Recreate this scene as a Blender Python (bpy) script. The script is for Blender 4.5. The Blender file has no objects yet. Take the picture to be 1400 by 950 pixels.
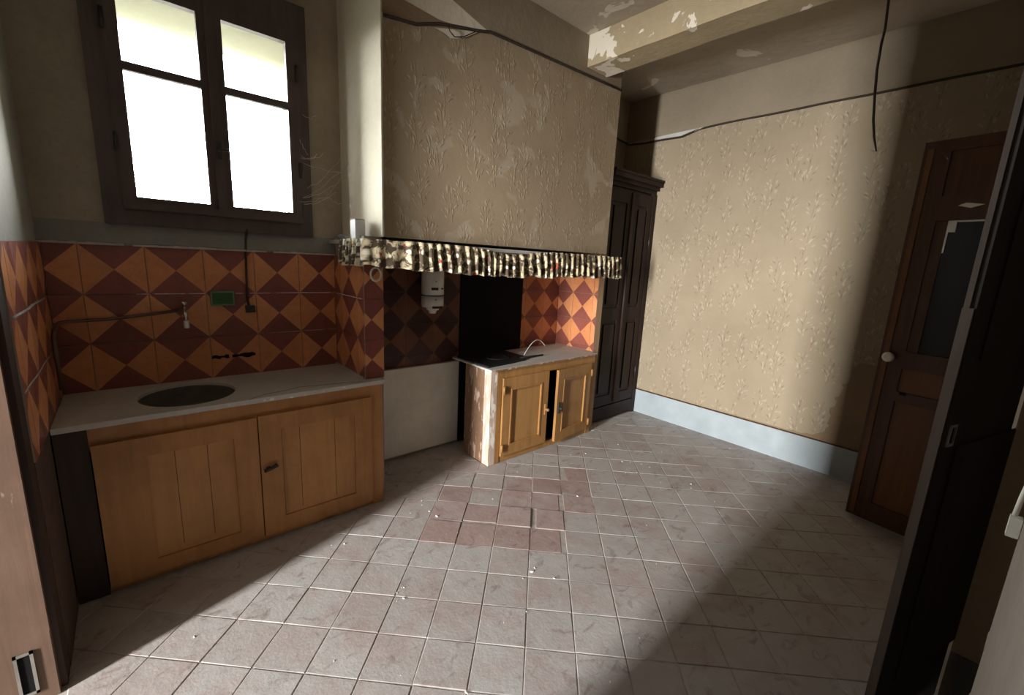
import bpy, bmesh, math, random
from mathutils import Matrix, Vector, noise
random.seed(7)
S = bpy.context.scene
COL = S.collection

# ---------------------------------------------------------------- camera, sky, lights, exposure
R = [[0.7522474873997973, -0.6570623122887153, 0.048916617529205564],
     [-0.09210126954972567, -0.17837539539632155, -0.9796425748529588],
     [0.6524117364425787, 0.7324283829064878, -0.19469871613589723]]
CAMZ = 1.5
F_PX = 590.4
cam = bpy.data.cameras.new('camera'); cam.sensor_width = 36.0; cam.lens = F_PX / 1400 * 36.0
cam.clip_start = 0.02
camo = bpy.data.objects.new('camera', cam); COL.objects.link(camo); S.camera = camo
r0, r1, r2 = (Vector(v) for v in R)
camo.matrix_world = Matrix(((r0.x, -r1.x, -r2.x, 0), (r0.y, -r1.y, -r2.y, 0), (r0.z, -r1.z, -r2.z, CAMZ), (0, 0, 0, 1)))

SKY = 95.0         # bright hazy horizon; the sky darkens towards the zenith
DOOR_W = 1330.0
w = bpy.data.worlds.new('sky'); S.world = w; w.use_nodes = True
bg = w.node_tree.nodes['Background']; bg.inputs[1].default_value = SKY
wn, wl = w.node_tree.nodes, w.node_tree.links
tc = wn.new('ShaderNodeTexCoord'); sx = wn.new('ShaderNodeSeparateXYZ'); cr = wn.new('ShaderNodeValToRGB')
wl.new(tc.outputs['Generated'], sx.inputs[0]); wl.new(sx.outputs[2], cr.inputs[0]); wl.new(cr.outputs[0], bg.inputs[0])
cr.color_ramp.elements[0].position = 0.10; cr.color_ramp.elements[0].color = (0.96, 0.985, 1.0, 1)
cr.color_ramp.elements[1].position = 0.62; cr.color_ramp.elements[1].color = (0.10, 0.118, 0.14, 1)

def area(name, loc, direction, sx, sy, power, color, portal=False):
    l = bpy.data.lights.new(name, 'AREA'); l.shape = 'RECTANGLE'; l.size = sx; l.size_y = sy
    l.energy = power; l.color = color
    if portal: l.cycles.is_portal = True
    o = bpy.data.objects.new(name, l); COL.objects.link(o); o.location = loc
    o.rotation_euler = Vector(direction).to_track_quat('-Z', 'Y').to_euler()
    return o
area('window_portal', (0.42, 3.30, 2.16), (0, -1, 0), 0.92, 1.06, 1.0, (1, 1, 1), True)
# daylight entering the next room through its own tall window, straight across from the left doorway
area('hall_daylight', (-5.30, 0.50, 1.78), (1, 0, 0), 0.45, 3.25, DOOR_W, (1.0, 0.965, 0.92))

vs = S.view_settings
S.display_settings.display_device = 'sRGB'
vs.view_transform = 'Standard'; vs.look = 'None'; vs.exposure = 0.0; vs.gamma = 1.0; vs.use_curve_mapping = False
try:
    S.cycles.max_bounces = 8; S.cycles.diffuse_bounces = 5; S.cycles.use_denoising = True
    S.cycles.sample_clamp_indirect = 4.0
    S.cycles.caustics_reflective = False; S.cycles.caustics_refractive = False
except Exception:
    pass

# ---------------------------------------------------------------- material helpers
class NT:
    def __init__(s, name):
        s.m = bpy.data.materials.new(name); s.m.use_nodes = True
        s.t = s.m.node_tree; s.b = s.t.nodes['Principled BSDF']
        s.pos = s.n('ShaderNodeNewGeometry').outputs['Position']
    def n(s, typ, **kw):
        x = s.t.nodes.new(typ)
        for k, v in kw.items(): setattr(x, k, v)
        return x
    def set(s, inp, v):
        if isinstance(v, bpy.types.NodeSocket): s.t.links.new(v, inp)
        elif isinstance(v, (tuple, list)) and len(v) == 3 and inp.type == 'RGBA': inp.default_value = (*v, 1)
        else: inp.default_value = v
    def math(s, op, a, b=0.0, c=None, clamp=False):
        x = s.n('ShaderNodeMath', operation=op); x.use_clamp = clamp
        s.set(x.inputs[0], a); s.set(x.inputs[1], b)
        if c is not None: s.set(x.inputs[2], c)
        return x.outputs[0]
    def vmath(s, op, a, b):
        x = s.n('ShaderNodeVectorMath', operation=op); s.set(x.inputs[0], a); s.set(x.inputs[1], b)
        return x.outputs[0]
    def mix(s, f, a, b, blend='MIX'):
        x = s.n('ShaderNodeMix', data_type='RGBA', blend_type=blend)
        s.set(x.inputs[0], f); s.set(x.inputs[6], a); s.set(x.inputs[7], b)
        return x.outputs[2]
    def noise(s, scale, detail=4, rough=0.6, vec=None, dist=0.0):
        x = s.n('ShaderNodeTexNoise'); s.set(x.inputs['Vector'], vec or s.pos)
        x.inputs['Scale'].default_value = scale; x.inputs['Detail'].default_value = detail
        x.inputs['Roughness'].default_value = rough; x.inputs['Distortion'].default_value = dist
        return x.outputs[0]
    def ramp(s, f, a, b, lo=0.0, hi=1.0):
        x = s.n('ShaderNodeMapRange'); x.clamp = True
        s.set(x.inputs[0], f); x.inputs[1].default_value = a; x.inputs[2].default_value = b
        x.inputs[3].default_value = lo; x.inputs[4].default_value = hi
        return x.outputs[0]
    def scaled(s, v):
        return s.vmath('MULTIPLY', s.pos, v)
    def rand(s): return s.n('ShaderNodeObjectInfo').outputs['Random']
    def bump(s, h, strength=0.3, dist=0.01):
        x = s.n('ShaderNodeBump'); x.inputs['Strength'].default_value = strength; x.inputs['Distance'].default_value = dist
        s.set(x.inputs['Height'], h); s.t.links.new(x.outputs[0], s.b.inputs['Normal'])
    def out(s, col, rough=0.8, metal=0.0, spec=0.3):
        s.set(s.b.inputs['Base Color'], col); s.set(s.b.inputs['Roughness'], rough)
        s.set(s.b.inputs['Metallic'], metal); s.b.inputs['Specular IOR Level'].default_value = spec
        return s.m

def plaster(name, base, dark, stain=0.6, bump=0.25, chips=None, chip_lo=0.62, chip_scale=5.0):
    t = NT(name)
    a = t.ramp(t.noise(1.7, 6, 0.65), 0.35, 0.7)
    col = t.mix(t.math('MULTIPLY', a, stain), base, dark)
    f = t.noise(38, 4, 0.7)
    col = t.mix(t.ramp(f, 0.3, 0.8, 0, 0.18), col, tuple(min(1, c * 1.5) for c in base))
    h = t.math('ADD', t.math('MULTIPLY', t.noise(9, 5, 0.6), 1.0), t.math('MULTIPLY', f, 0.2))
    if chips:
        m = t.ramp(t.noise(chip_scale, 5, 0.55, dist=0.6), chip_lo, chip_lo + 0.012)
        col = t.mix(m, col, chips)
        h = t.math('SUBTRACT', h, t.math('MULTIPLY', m, 0.4))
    t.bump(h, bump, 0.02)
    return t.out(col, 0.92, 0, 0.15)

def wallpaper(name, base, stain, strength=1.0, spots=0.0):
    t = NT(name)
    sep = t.n('ShaderNodeSeparateXYZ'); t.set(sep.inputs[0], t.pos)
    u = t.math('ADD', sep.outputs[0], sep.outputs[1])
    c = t.n('ShaderNodeCombineXYZ'); t.set(c.inputs[0], u); t.set(c.inputs[1], sep.outputs[2])
    uv = c.outputs[0]
    # sprigs: leaves fan out from the foot of each cell of a coarse Voronoi grid
    sp = t.vmath('MULTIPLY', uv, (6.2, 4.6, 1))
    sv = t.n('ShaderNodeTexVoronoi', voronoi_dimensions='2D'); t.set(sv.inputs['Vector'], sp); sv.inputs['Scale'].default_value = 1.0
    sv.inputs['Randomness'].default_value = 0.75
    sd = t.vmath('SUBTRACT', sp, sv.outputs['Position'])
    sl = t.n('ShaderNodeVectorMath', operation='LENGTH'); t.set(sl.inputs[0], t.vmath('MULTIPLY', sd, (2.6, 1.95, 0)))
    cl = t.ramp(sl.outputs['Value'], 0.75, 1.1, 1, 0)
    sxx = t.n('ShaderNodeSeparateXYZ'); t.set(sxx.inputs[0], sd)
    fan = t.math('MULTIPLY', sxx.outputs[0], 2.6)
    def leaves(scale, off, lx, ly, spread):
        p = t.vmath('ADD', t.vmath('MULTIPLY', uv, (scale, scale, scale)), (off, off * 1.7, 0))
        v = t.n('ShaderNodeTexVoronoi', voronoi_dimensions='2D'); t.set(v.inputs['Vector'], p); v.inputs['Scale'].default_value = 1.0
        d = t.vmath('SUBTRACT', p, v.outputs['Position'])
        sc = t.n('ShaderNodeSeparateColor'); t.set(sc.inputs[0], v.outputs['Color'])
        ang = t.math('ADD', fan, t.math('MULTIPLY', t.math('SUBTRACT', sc.outputs[0], 0.5), spread))
        vr = t.n('ShaderNodeVectorRotate', rotation_type='Z_AXIS'); t.set(vr.inputs['Vector'], d); t.set(vr.inputs['Angle'], ang)
        e = t.n('ShaderNodeVectorMath', operation='LENGTH'); t.set(e.inputs[0], t.vmath('MULTIPLY', vr.outputs[0], (1 / lx, 1 / ly, 0)))
        return t.ramp(e.outputs['Value'], 0.7, 1.05, 1, 0)
    l1 = t.math('MULTIPLY', leaves(15, 0.0, 0.10, 0.30, 0.8), cl)
    l2 = t.math('MULTIPLY', leaves(19, 3.3, 0.10, 0.30, 1.0), cl)
    l3 = t.math('MULTIPLY', leaves(16, 7.1, 0.075, 0.30, 0.9), cl)
    stem = t.math('MULTIPLY', t.ramp(t.math('ABSOLUTE', t.math('ADD', sxx.outputs[0], t.math('MULTIPLY', sxx.outputs[1], 0.18))), 0.010, 0.022, 0.6, 0), cl)
    l3 = t.math('MAXIMUM', l3, stem)
    col = t.mix(t.ramp(t.noise(1.3, 6, 0.65), 0.38, 0.68, 0, 0.7), base, stain)
    col = t.mix(t.ramp(t.noise(60, 3, 0.7), 0.3, 0.8, 0, 0.16), col, (base[0] * 1.25, base[1] * 1.25, base[2] * 1.25))
    if spots:
        m = t.ramp(t.noise(4.2, 3, 0.45, dist=0.8), 0.60, 0.64, 0, spots)
        col = t.mix(m, col, (0.50, 0.45, 0.36))
    lt = t.math('MAXIMUM', l1, l2)
    col = t.mix(t.math('MULTIPLY', lt, 0.24 * strength), col, (0.74, 0.67, 0.53))
    col = t.mix(t.math('MULTIPLY', l3, 0.55 * strength), col, (0.19, 0.145, 0.095))
    h = t.math('ADD', t.math('ADD', lt, t.math('MULTIPLY', l3, 0.5)), t.math('MULTIPLY', t.noise(7, 5, 0.6), 0.9))
    t.bump(h, 0.30 * strength, 0.010)
    return t.out(col, 0.85, 0, 0.2)

def wood(name, c1, c2, axis='z', rough=0.6, dirt=0.0, chips=None, chip_lo=0.62, spec=0.3):
    t = NT(name)
    sc = {'z': (22, 22, 1.6), 'x': (1.6, 22, 22), 'y': (22, 1.6, 22)}[axis]
    g = t.noise(1.0, 6, 0.65, vec=t.scaled(sc), dist=0.5)
    col = t.mix(t.ramp(g, 0.3, 0.72), c1, c2)
    if dirt: col = t.mix(t.ramp(t.noise(3.2, 5, 0.7), 0.42, 0.75, 0, dirt), col, (0.035, 0.026, 0.02))
    if chips:
        m = t.ramp(t.noise(1.0, 5, 0.6, vec=t.scaled((26, 26, 7))), chip_lo, chip_lo + 0.05)
        col = t.mix(m, col, chips)
    t.bump(g, 0.12, 0.006)
    return t.out(col, rough, 0, spec)

def flat(name, col, rough=0.6, metal=0.0, spec=0.4, var=0.25, scale=14):
    t = NT(name)
    n = t.noise(scale, 5, 0.65)
    c = t.mix(t.ramp(n, 0.35, 0.75, 0, var), col, tuple(x * 0.45 for x in col))
    t.bump(n, 0.08, 0.004)
    return t.out(c, rough, metal, spec)

M = {}
M['wall_plain'] = plaster('grimy_plaster', (0.40, 0.335, 0.255), (0.24, 0.19, 0.14), 0.8)
M['wall_front'] = plaster('bare_cement_render', (0.27, 0.235, 0.20), (0.17, 0.14, 0.11), 0.8, 0.6)
M['wall_reveal'] = plaster('brown_plaster', (0.52, 0.40, 0.27), (0.38, 0.28, 0.18), 0.7)
M['frieze'] = plaster('beige_frieze_plaster', (0.29, 0.245, 0.18), (0.21, 0.175, 0.125), 0.7, 0.3, (0.66, 0.60, 0.48), 0.70, 3.0)
M['bare'] = plaster('stripped_brown_plaster', (0.29, 0.21, 0.135), (0.20, 0.145, 0.09), 0.7, 0.3)
M['ceiling'] = plaster('sooty_ceiling_paint', (0.47, 0.41, 0.33), (0.33, 0.285, 0.225), 0.8, 0.3, (0.66, 0.60, 0.50), 0.665, 2.6)
M['beam'] = plaster('peeling_beam_paint', (0.46, 0.38, 0.25), (0.34, 0.275, 0.18), 0.6, 0.35, (0.85, 0.80, 0.68), 0.565, 4.2)
M['hood_side'] = plaster('pale_chimney_paint', (0.70, 0.64, 0.52), (0.58, 0.51, 0.39), 0.5, 0.35)
M['lintel'] = plaster('limewashed_reveal', (0.30, 0.29, 0.225), (0.25, 0.24, 0.19), 0.4, 0.2)
M['paper'] = wallpaper('leaf_wallpaper', (0.36, 0.30, 0.215), (0.27, 0.22, 0.15), 1.0)
M['paper_hood'] = wallpaper('sooty_leaf_wallpaper', (0.36, 0.28, 0.19), (0.265, 0.20, 0.13), 0.75, 0.35)
M['mortar'] = flat('dusty_mortar', (0.50, 0.47, 0.43), 0.95, 0, 0.1, 0.7, 25)
M['grout'] = flat('grey_grout', (0.36, 0.30, 0.25), 0.9, 0, 0.1)
M['cement'] = plaster('grey_cement', (0.26, 0.25, 0.225), (0.16, 0.15, 0.135), 0.7, 0.4)

def floor_mat(name, dust, clay, lo, hi):
    t = NT(name)
    rn = t.rand()
    n1 = t.noise(5.5, 5, 0.6, dist=0.7)
    m = t.ramp(t.math('ADD', n1, t.math('MULTIPLY', t.math('SUBTRACT', rn, 0.5), 0.12)), lo, hi)
    col = t.mix(m, dust, clay)
    st = t.ramp(t.noise(9, 4, 0.6, vec=t.scaled((1, 1.6, 1)), dist=1.2), 0.57, 0.70, 0, 0.6)
    col = t.mix(st, col, (0.20, 0.14, 0.125))
    big = t.ramp(t.noise(2.1, 4, 0.6, dist=0.6), 0.50, 0.66, 0, 0.35)
    col = t.mix(big, col, (0.33, 0.25, 0.235))
    sm = t.ramp(t.noise(1.0, 5, 0.7, vec=t.scaled((30, 7, 1)), dist=2.0), 0.56, 0.74, 0, 0.5)
    col = t.mix(sm, col, (0.60, 0.575, 0.55))
    col = t.mix(t.ramp(rn, 0, 1, 0.0, 0.16), col, (0.25, 0.20, 0.185))
    h = t.math('ADD', t.noise(14, 5, 0.6), t.math('MULTIPLY', t.noise(90, 2, 0.6), 0.25))
    t.bump(h, 0.22, 0.012)
    return t.out(col, t.ramp(n1, 0.3, 0.7, 0.5, 0.75), 0, 0.35)
M['tile_dusty'] = floor_mat('dusty_terracotta', (0.45, 0.44, 0.43), (0.41, 0.345, 0.33), 0.44, 0.72)
M['tile_red'] = floor_mat('bare_terracotta', (0.43, 0.365, 0.35), (0.38, 0.275, 0.255), 0.34, 0.6)

def glaze(name, a, b):
    t = NT(name)
    c = t.mix(t.rand(), a, b)
    c = t.mix(t.ramp(t.noise(26, 5, 0.7), 0.4, 0.8, 0, 0.45), c, tuple(x * 0.5 for x in a))
    return t.out(c, t.ramp(t.noise(9, 3), 0.3, 0.7, 0.28, 0.55), 0, 0.4)
M['orange'] = glaze('orange_glaze', (0.60, 0.235, 0.095), (0.68, 0.295, 0.130))
M['red'] = glaze('dark_red_glaze', (0.27, 0.082, 0.058), (0.225, 0.070, 0.055))
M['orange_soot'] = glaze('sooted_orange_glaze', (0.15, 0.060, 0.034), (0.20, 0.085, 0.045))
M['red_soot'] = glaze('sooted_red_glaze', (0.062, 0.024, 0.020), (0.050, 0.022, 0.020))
M['window_wood'] = wood('dark_brown_window_paint', (0.075, 0.052, 0.047), (0.115, 0.083, 0.074), 'z', 0.55, 0.3)
M['door_brown'] = wood('brown_varnished_door', (0.105, 0.045, 0.022), (0.056, 0.026, 0.015), 'z', 0.4, 0.5)
M['door_panel'] = wood('orange_brown_panel', (0.19, 0.082, 0.028), (0.125, 0.050, 0.018), 'z', 0.4, 0.4)
M['door_dark'] = wood('blackened_door', (0.018, 0.012, 0.010), (0.030, 0.019, 0.015), 'z', 0.65, 0.2)
M['door_edge'] = wood('worn_door_edge', (0.10, 0.072, 0.054), (0.056, 0.039, 0.029), 'z', 0.7, 0.3)
M['post'] = wood('salmon_door_frame_paint', (0.185, 0.115, 0.082), (0.145, 0.088, 0.062), 'z', 0.6, 0.35, (0.34, 0.26, 0.20), 0.70)
M['casing_dark'] = wood('dark_casing', (0.060, 0.034, 0.024), (0.036, 0.021, 0.016), 'z', 0.6, 0.4)
M['sink_wood'] = wood('faux_grain_ochre_paint', (0.50, 0.245, 0.092), (0.40, 0.185, 0.065), 'z', 0.55, 0.35)
M['sink_panel'] = wood('ochre_panel_paint', (0.55, 0.275, 0.105), (0.45, 0.215, 0.078), 'z', 0.55, 0.3)
M['stove_wood'] = wood('honey_oak_paint', (0.43, 0.232, 0.082), (0.31, 0.150, 0.048), 'z', 0.5, 0.3)
M['stove_panel'] = wood('honey_panel_paint', (0.42, 0.232, 0.082), (0.34, 0.172, 0.056), 'z', 0.5, 0.25)
M['stove_side'] = wood('flaking_pink_side', (0.34, 0.205, 0.125), (0.24, 0.135, 0.08), 'z', 0.75, 0.4, (0.56, 0.43, 0.34), 0.56)
M['stove_post'] = wood('flaked_white_post', (0.70, 0.58, 0.49), (0.50, 0.36, 0.28), 'z', 0.8, 0.2, (0.86, 0.80, 0.72), 0.52)
M['armoire'] = wood('dark_walnut', (0.030, 0.0165, 0.013), (0.019, 0.011, 0.009), 'z', 0.5, 0.2, spec=0.2)
M['counter'] = plaster('worn_stone_slab', (0.56, 0.54, 0.51), (0.38, 0.36, 0.335), 0.7, 0.25)
M['basin'] = flat('stained_stone_basin', (0.15, 0.135, 0.115), 0.8, 0, 0.2, 0.5)
M['white_board'] = plaster('soiled_white_board', (0.88, 0.87, 0.79), (0.50, 0.47, 0.37), 0.7, 0.15)
M['soot'] = flat('soot_black', (0.012, 0.012, 0.013), 0.9, 0, 0.1)
M['iron'] = flat('black_cast_iron', (0.020, 0.020, 0.022), 0.6, 0.3, 0.3)
M['dark_metal'] = flat('dark_tarnished_metal', (0.06, 0.055, 0.05), 0.5, 0.6, 0.4)
M['chrome'] = flat('dull_chrome', (0.62, 0.62, 0.62), 0.25, 1.0, 0.5, 0.2)
M['steel'] = flat('worn_steel', (0.55, 0.53, 0.50), 0.35, 0.9, 0.5, 0.4)
M['pipe'] = flat('painted_pipe', (0.17, 0.10, 0.08), 0.5, 0.2, 0.4)
M['white_enamel'] = flat('yellowed_white_enamel', (0.72, 0.70, 0.62), 0.35, 0, 0.5, 0.15)
M['porcelain'] = flat('white_porcelain', (0.80, 0.77, 0.70), 0.25, 0, 0.5, 0.1)
M['black_rubber'] = flat('black_rubber', (0.015, 0.014, 0.013), 0.7)
M['green'] = flat('green_plastic', (0.035, 0.115, 0.035), 0.5, 0, 0.4, 0.6, 40)
M['green_rim'] = flat('pale_green_rim', (0.16, 0.24, 0.13), 0.5)
M['skirting'] = flat('pale_blue_paint', (0.41, 0.48, 0.52), 0.55, 0, 0.3, 0.35, 6)
M['skirting_grey'] = flat('grey_skirting_paint', (0.15, 0.15, 0.14), 0.7)
M['cord'] = flat('dark_cord', (0.045, 0.030, 0.024), 0.8)
M['white_plastic'] = flat('white_plastic', (0.75, 0.74, 0.66), 0.4, 0, 0.5, 0.1)
M['shelf'] = flat('greyed_white_shelf', (0.52, 0.51, 0.48), 0.6, 0, 0.3, 0.5)
M['box_white'] = flat('white_card', (0.72, 0.72, 0.70), 0.6, 0, 0.3, 0.15)
M['box_grey'] = flat('grey_card', (0.26, 0.24, 0.22), 0.7)
M['tin'] = flat('grey_tin', (0.30, 0.29, 0.28), 0.45, 0.5)
M['flap'] = flat('torn_pale_paper', (0.66, 0.68, 0.64), 0.8, 0, 0.2, 0.2)
M['web'] = flat('cobweb', (0.62, 0.58, 0.52), 0.9, 0, 0.1, 0.1)
M['crumb'] = flat('white_plaster_crumb', (0.82, 0.80, 0.76), 0.9, 0, 0.1, 0.1)
M['hall'] = flat('dark_hall_plaster', (0.10, 0.09, 0.08), 0.9, 0, 0.1)
M['leaf'] = flat('tree_leaf', (0.20, 0.26, 0.14), 0.7, 0, 0.2, 0.3)
M['bark'] = flat('tree_bark', (0.20, 0.16, 0.12), 0.9, 0, 0.1)
M['field'] = flat('pale_ground', (0.26, 0.25, 0.20), 0.9, 0, 0.1, 0.3, 0.4)

def cloth_mat():
    t = NT('floral_ruffle_cloth')
    uv = t.n('ShaderNodeUVMap').outputs[0]
    v = t.n('ShaderNodeTexVoronoi'); t.set(v.inputs['Vector'], t.vmath('ADD', uv, (0, 0, 0))); v.inputs['Scale'].default_value = 34
    sc = t.n('ShaderNodeSeparateColor'); t.set(sc.inputs[0], v.outputs['Color'])
    n = t.noise(20, 4, 0.6, vec=uv, dist=0.8)
    col = t.mix(t.ramp(n, 0.49, 0.57), (0.085, 0.062, 0.040), (0.62, 0.54, 0.36))
    col = t.mix(t.math('MULTIPLY', t.ramp(sc.outputs[0], 0.80, 0.82), t.ramp(v.outputs['Distance'], 0.25, 0.4, 1, 0)), col, (0.45, 0.06, 0.035))
    col = t.mix(t.math('MULTIPLY', t.ramp(sc.outputs[1], 0.72, 0.74), t.ramp(v.outputs['Distance'], 0.3, 0.5, 1, 0)), col, (0.78, 0.74, 0.62))
    return t.out(col, 0.75, 0, 0.25)
M['cloth'] = cloth_mat()

def glass_mat(name, tint, mixf):
    t = NT(name)
    tr = t.n('ShaderNodeBsdfTransparent'); tr.inputs[0].default_value = (*tint, 1)
    gl = t.n('ShaderNodeBsdfGlossy'); gl.inputs['Roughness'].default_value = 0.05; gl.inputs[0].default_value = (1, 1, 1, 1)
    mx = t.n('ShaderNodeMixShader'); mx.inputs[0].default_value = mixf
    t.t.links.new(tr.outputs[0], mx.inputs[1]); t.t.links.new(gl.outputs[0], mx.inputs[2])
    o = [n for n in t.t.nodes if n.type == 'OUTPUT_MATERIAL'][0]
    t.t.links.new(mx.outputs[0], o.inputs[0])
    return t.m
M['pane'] = glass_mat('dusty_window_glass', (0.95, 0.96, 0.95), 0.05)
t_ = NT('dark_door_glass'); M['pane_dark'] = t_.out((0.012, 0.016, 0.017), 0.15, 0, 0.15)

# ---------------------------------------------------------------- mesh helpers
WLOC = {}
def BM(): return bmesh.new()
def box(bm, x0, x1, y0, y1, z0, z1, mi=0, T=None):
    co = [(x0, y0, z0), (x1, y0, z0), (x1, y1, z0), (x0, y1, z0), (x0, y0, z1), (x1, y0, z1), (x1, y1, z1), (x0, y1, z1)]
    vs_ = [bm.verts.new(T @ Vector(c) if T else c) for c in co]
    for f in ((0, 3, 2, 1), (4, 5, 6, 7), (0, 1, 5, 4), (1, 2, 6, 5), (2, 3, 7, 6), (3, 0, 4, 7)):
        bm.faces.new([vs_[i] for i in f]).material_index = mi
    return vs_
def prism(bm, pts, f0, f1, mi=0):
    """pts: outline list; f0 / f1 map an outline point to the two 3-D ends."""
    a = [bm.verts.new(f0(p)) for p in pts]; b = [bm.verts.new(f1(p)) for p in pts]
    n = len(pts)
    bm.faces.new(a[::-1]).material_index = mi; bm.faces.new(b).material_index = mi
    for i in range(n):
        bm.faces.new((a[i], a[(i + 1) % n], b[(i + 1) % n], b[i])).material_index = mi
def tube(bm, pts, r, seg=7, mi=0, cap=True):
    pts = [Vector(p) for p in pts]; rings = []
    rr = r if isinstance(r, (list, tuple)) else [r] * len(pts)
    up = None
    for i, p in enumerate(pts):
        d = (pts[min(i + 1, len(pts) - 1)] - pts[max(i - 1, 0)]).normalized()
        if up is None:
            up = d.orthogonal().normalized()
        up = (up - d * up.dot(d)).normalized()
        s = d.cross(up)
        rings.append([bm.verts.new(p + (up * math.cos(2 * math.pi * k / seg) + s * math.sin(2 * math.pi * k / seg)) * rr[i]) for k in range(seg)])
    for a, b in zip(rings, rings[1:]):
        for k in range(seg):
            f = bm.faces.new((a[k], a[(k + 1) % seg], b[(k + 1) % seg], b[k])); f.material_index = mi; f.smooth = True
    if cap:
        bm.faces.new(rings[0][::-1]).material_index = mi; bm.faces.new(rings[-1]).material_index = mi
def lathe(bm, prof, base, axis=(0, 0, 1), seg=16, mi=0):
    q = Vector((0, 0, 1)).rotation_difference(Vector(axis)); base = Vector(base)
    rings = []
    for r, h in prof:
        if r < 1e-6: rings.append([bm.verts.new(base + q @ Vector((0, 0, h)))])
        else: rings.append([bm.verts.new(base + q @ Vector((r * math.cos(2 * math.pi * k / seg), r * math.sin(2 * math.pi * k / seg), h))) for k in range(seg)])
    for a, b in zip(rings, rings[1:]):
        for k in range(seg):
            k2 = (k + 1) % seg
            vs_ = [a[k % len(a)], a[k2 % len(a)], b[k2 % len(b)], b[k % len(b)]]
            u = []
            for v in vs_:
                if v not in u: u.append(v)
            if len(u) > 2:
                f = bm.faces.new(u); f.material_index = mi; f.smooth = True
def mk(name, bm, mats, parent=None, origin=None, bevel=0.0, smooth=False):
    if bevel:
        bmesh.ops.bevel(bm, geom=[e for e in bm.edges if len(e.link_faces) == 2 and e.calc_face_angle(0) > 0.6], offset=bevel, segments=1, affect='EDGES', profile=0.5)
    bmesh.ops.recalc_face_normals(bm, faces=bm.faces)
    if origin is None:
        xs = [v.co for v in bm.verts]
        mn = [min(v[i] for v in xs) for i in range(3)]; mx = [max(v[i] for v in xs) for i in range(3)]
        origin = ((mn[0] + mx[0]) / 2, (mn[1] + mx[1]) / 2, mn[2])
    origin = Vector(origin)
    bmesh.ops.translate(bm, verts=bm.verts, vec=-origin)
    me = bpy.data.meshes.new(name); bm.to_mesh(me); bm.free()
    for m in (mats if isinstance(mats, (list, tuple)) else [mats]): me.materials.append(M[m])
    if smooth: me.polygons.foreach_set('use_smooth', [True] * len(me.polygons))
    o = bpy.data.objects.new(name, me); COL.objects.link(o)
    place(o, origin, parent)
    return o
def place(o, origin, parent=None):
    origin = Vector(origin); WLOC[o.name] = origin
    if parent is not None:
        o.parent = parent; o.location = origin - WLOC[parent.name]
    else: o.location = origin
def tag(o, label, cat, group=None):
    o['label'] = label; o['category'] = cat
    if group: o['group'] = group
    return o
def thing(name, loc, label, cat, group=None):
    o = bpy.data.objects.new(name, None); COL.objects.link(o); o.empty_display_size = 0.1
    place(o, loc); return tag(o, label, cat, group)
def struct(o, label=None):
    o['kind'] = 'structure'
    if label: o['label'] = label
    return o
def strempty(name, loc, label=None):
    o = bpy.data.objects.new(name, None); COL.objects.link(o); o.empty_display_size = 0.1
    place(o, loc); return struct(o, label)
def boxo(name, dims, mat, parent=None, bevel=0.0, T=None):
    bm = BM(); box(bm, *dims, T=T); return mk(name, bm, mat, parent, bevel=bevel)
def proj(p):
    d = Vector((p[0], p[1], p[2] - CAMZ)); z = r2.dot(d)
    if z < 0.05: return None
    return 700 + F_PX * r0.dot(d) / z, 475 + F_PX * r1.dot(d) / z
def clip_poly(poly, x0, x1, y0, y1):
    for ax, lim, sgn in ((0, x0, 1), (0, x1, -1), (1, y0, 1), (1, y1, -1)):
        out = []
        for i in range(len(poly)):
            a, b = poly[i], poly[(i + 1) % len(poly)]
            da, db = sgn * (a[ax] - lim), sgn * (b[ax] - lim)
            if da >= 0: out.append(a)
            if (da > 0 and db < 0) or (da < 0 and db > 0):
                k = da / (da - db); out.append((a[0] + (b[0] - a[0]) * k, a[1] + (b[1] - a[1]) * k))
        poly = out
        if len(poly) < 3: return []
    return poly
def parea(p): return 0.5 * abs(sum(p[i][0] * p[(i + 1) % len(p)][1] - p[(i + 1) % len(p)][0] * p[i][1] for i in range(len(p))))

# ---------------------------------------------------------------- dimensions (metres)
XL, XR = -0.29, 3.952          # left / right wall
YW, YF = 2.834, -0.094         # window wall / near wall
ZC = 3.12
TILE_TOP = 1.487

# ---------------------------------------------------------------- floor with its terracotta tiles
floor = struct(boxo('floor', (XL - 0.2, XR + 0.1, -0.62, YW + 0.1, -0.12, -0.0035), 'mortar'))
P0 = Vector((1.329, 1.571)); A_ = Vector((0.7071, -0.7071)) * 0.1985; B_ = Vector((-0.7071, -0.7071)) * 0.1985
def tile_bm(poly, base=None):
    bm = BM(); n = len(poly)
    cx = sum(p[0] for p in poly) / n; cy = sum(p[1] for p in poly) / n
    def ins(p, d):
        v = Vector((p[0] - cx, p[1] - cy)); L = max(v.length, 1e-4); return v * max(0.0, (L - d) / L)
    rings = []
    for z, d in ((-0.014, 0.0), (-0.0018, 0.0), (0.0, 0.0030)):
        rings.append([bm.verts.new((*ins(p, d), z)) for p in poly])
    for a, b in zip(rings, rings[1:]):
        for i in range(n): bm.faces.new((a[i], a[(i + 1) % n], b[(i + 1) % n], b[i]))
    bm.faces.new(rings[-1])
    bmesh.ops.recalc_face_normals(bm, faces=bm.faces)
    return bm, (cx, cy)
shared = []
for k in range(10):
    h = 0.1985 / 2 - 0.0011
    rr = lambda: random.uniform(-0.0022, 0.0006)
    q = [(-h - rr(), -h - rr()), (h + rr(), -h - rr()), (h + rr(), h + rr()), (-h - rr(), h + rr())]
    bm, _ = tile_bm(q)
    me = bpy.data.meshes.new('tile'); bm.to_mesh(me); bm.free(); shared.append(me)
meshes = {}
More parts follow.
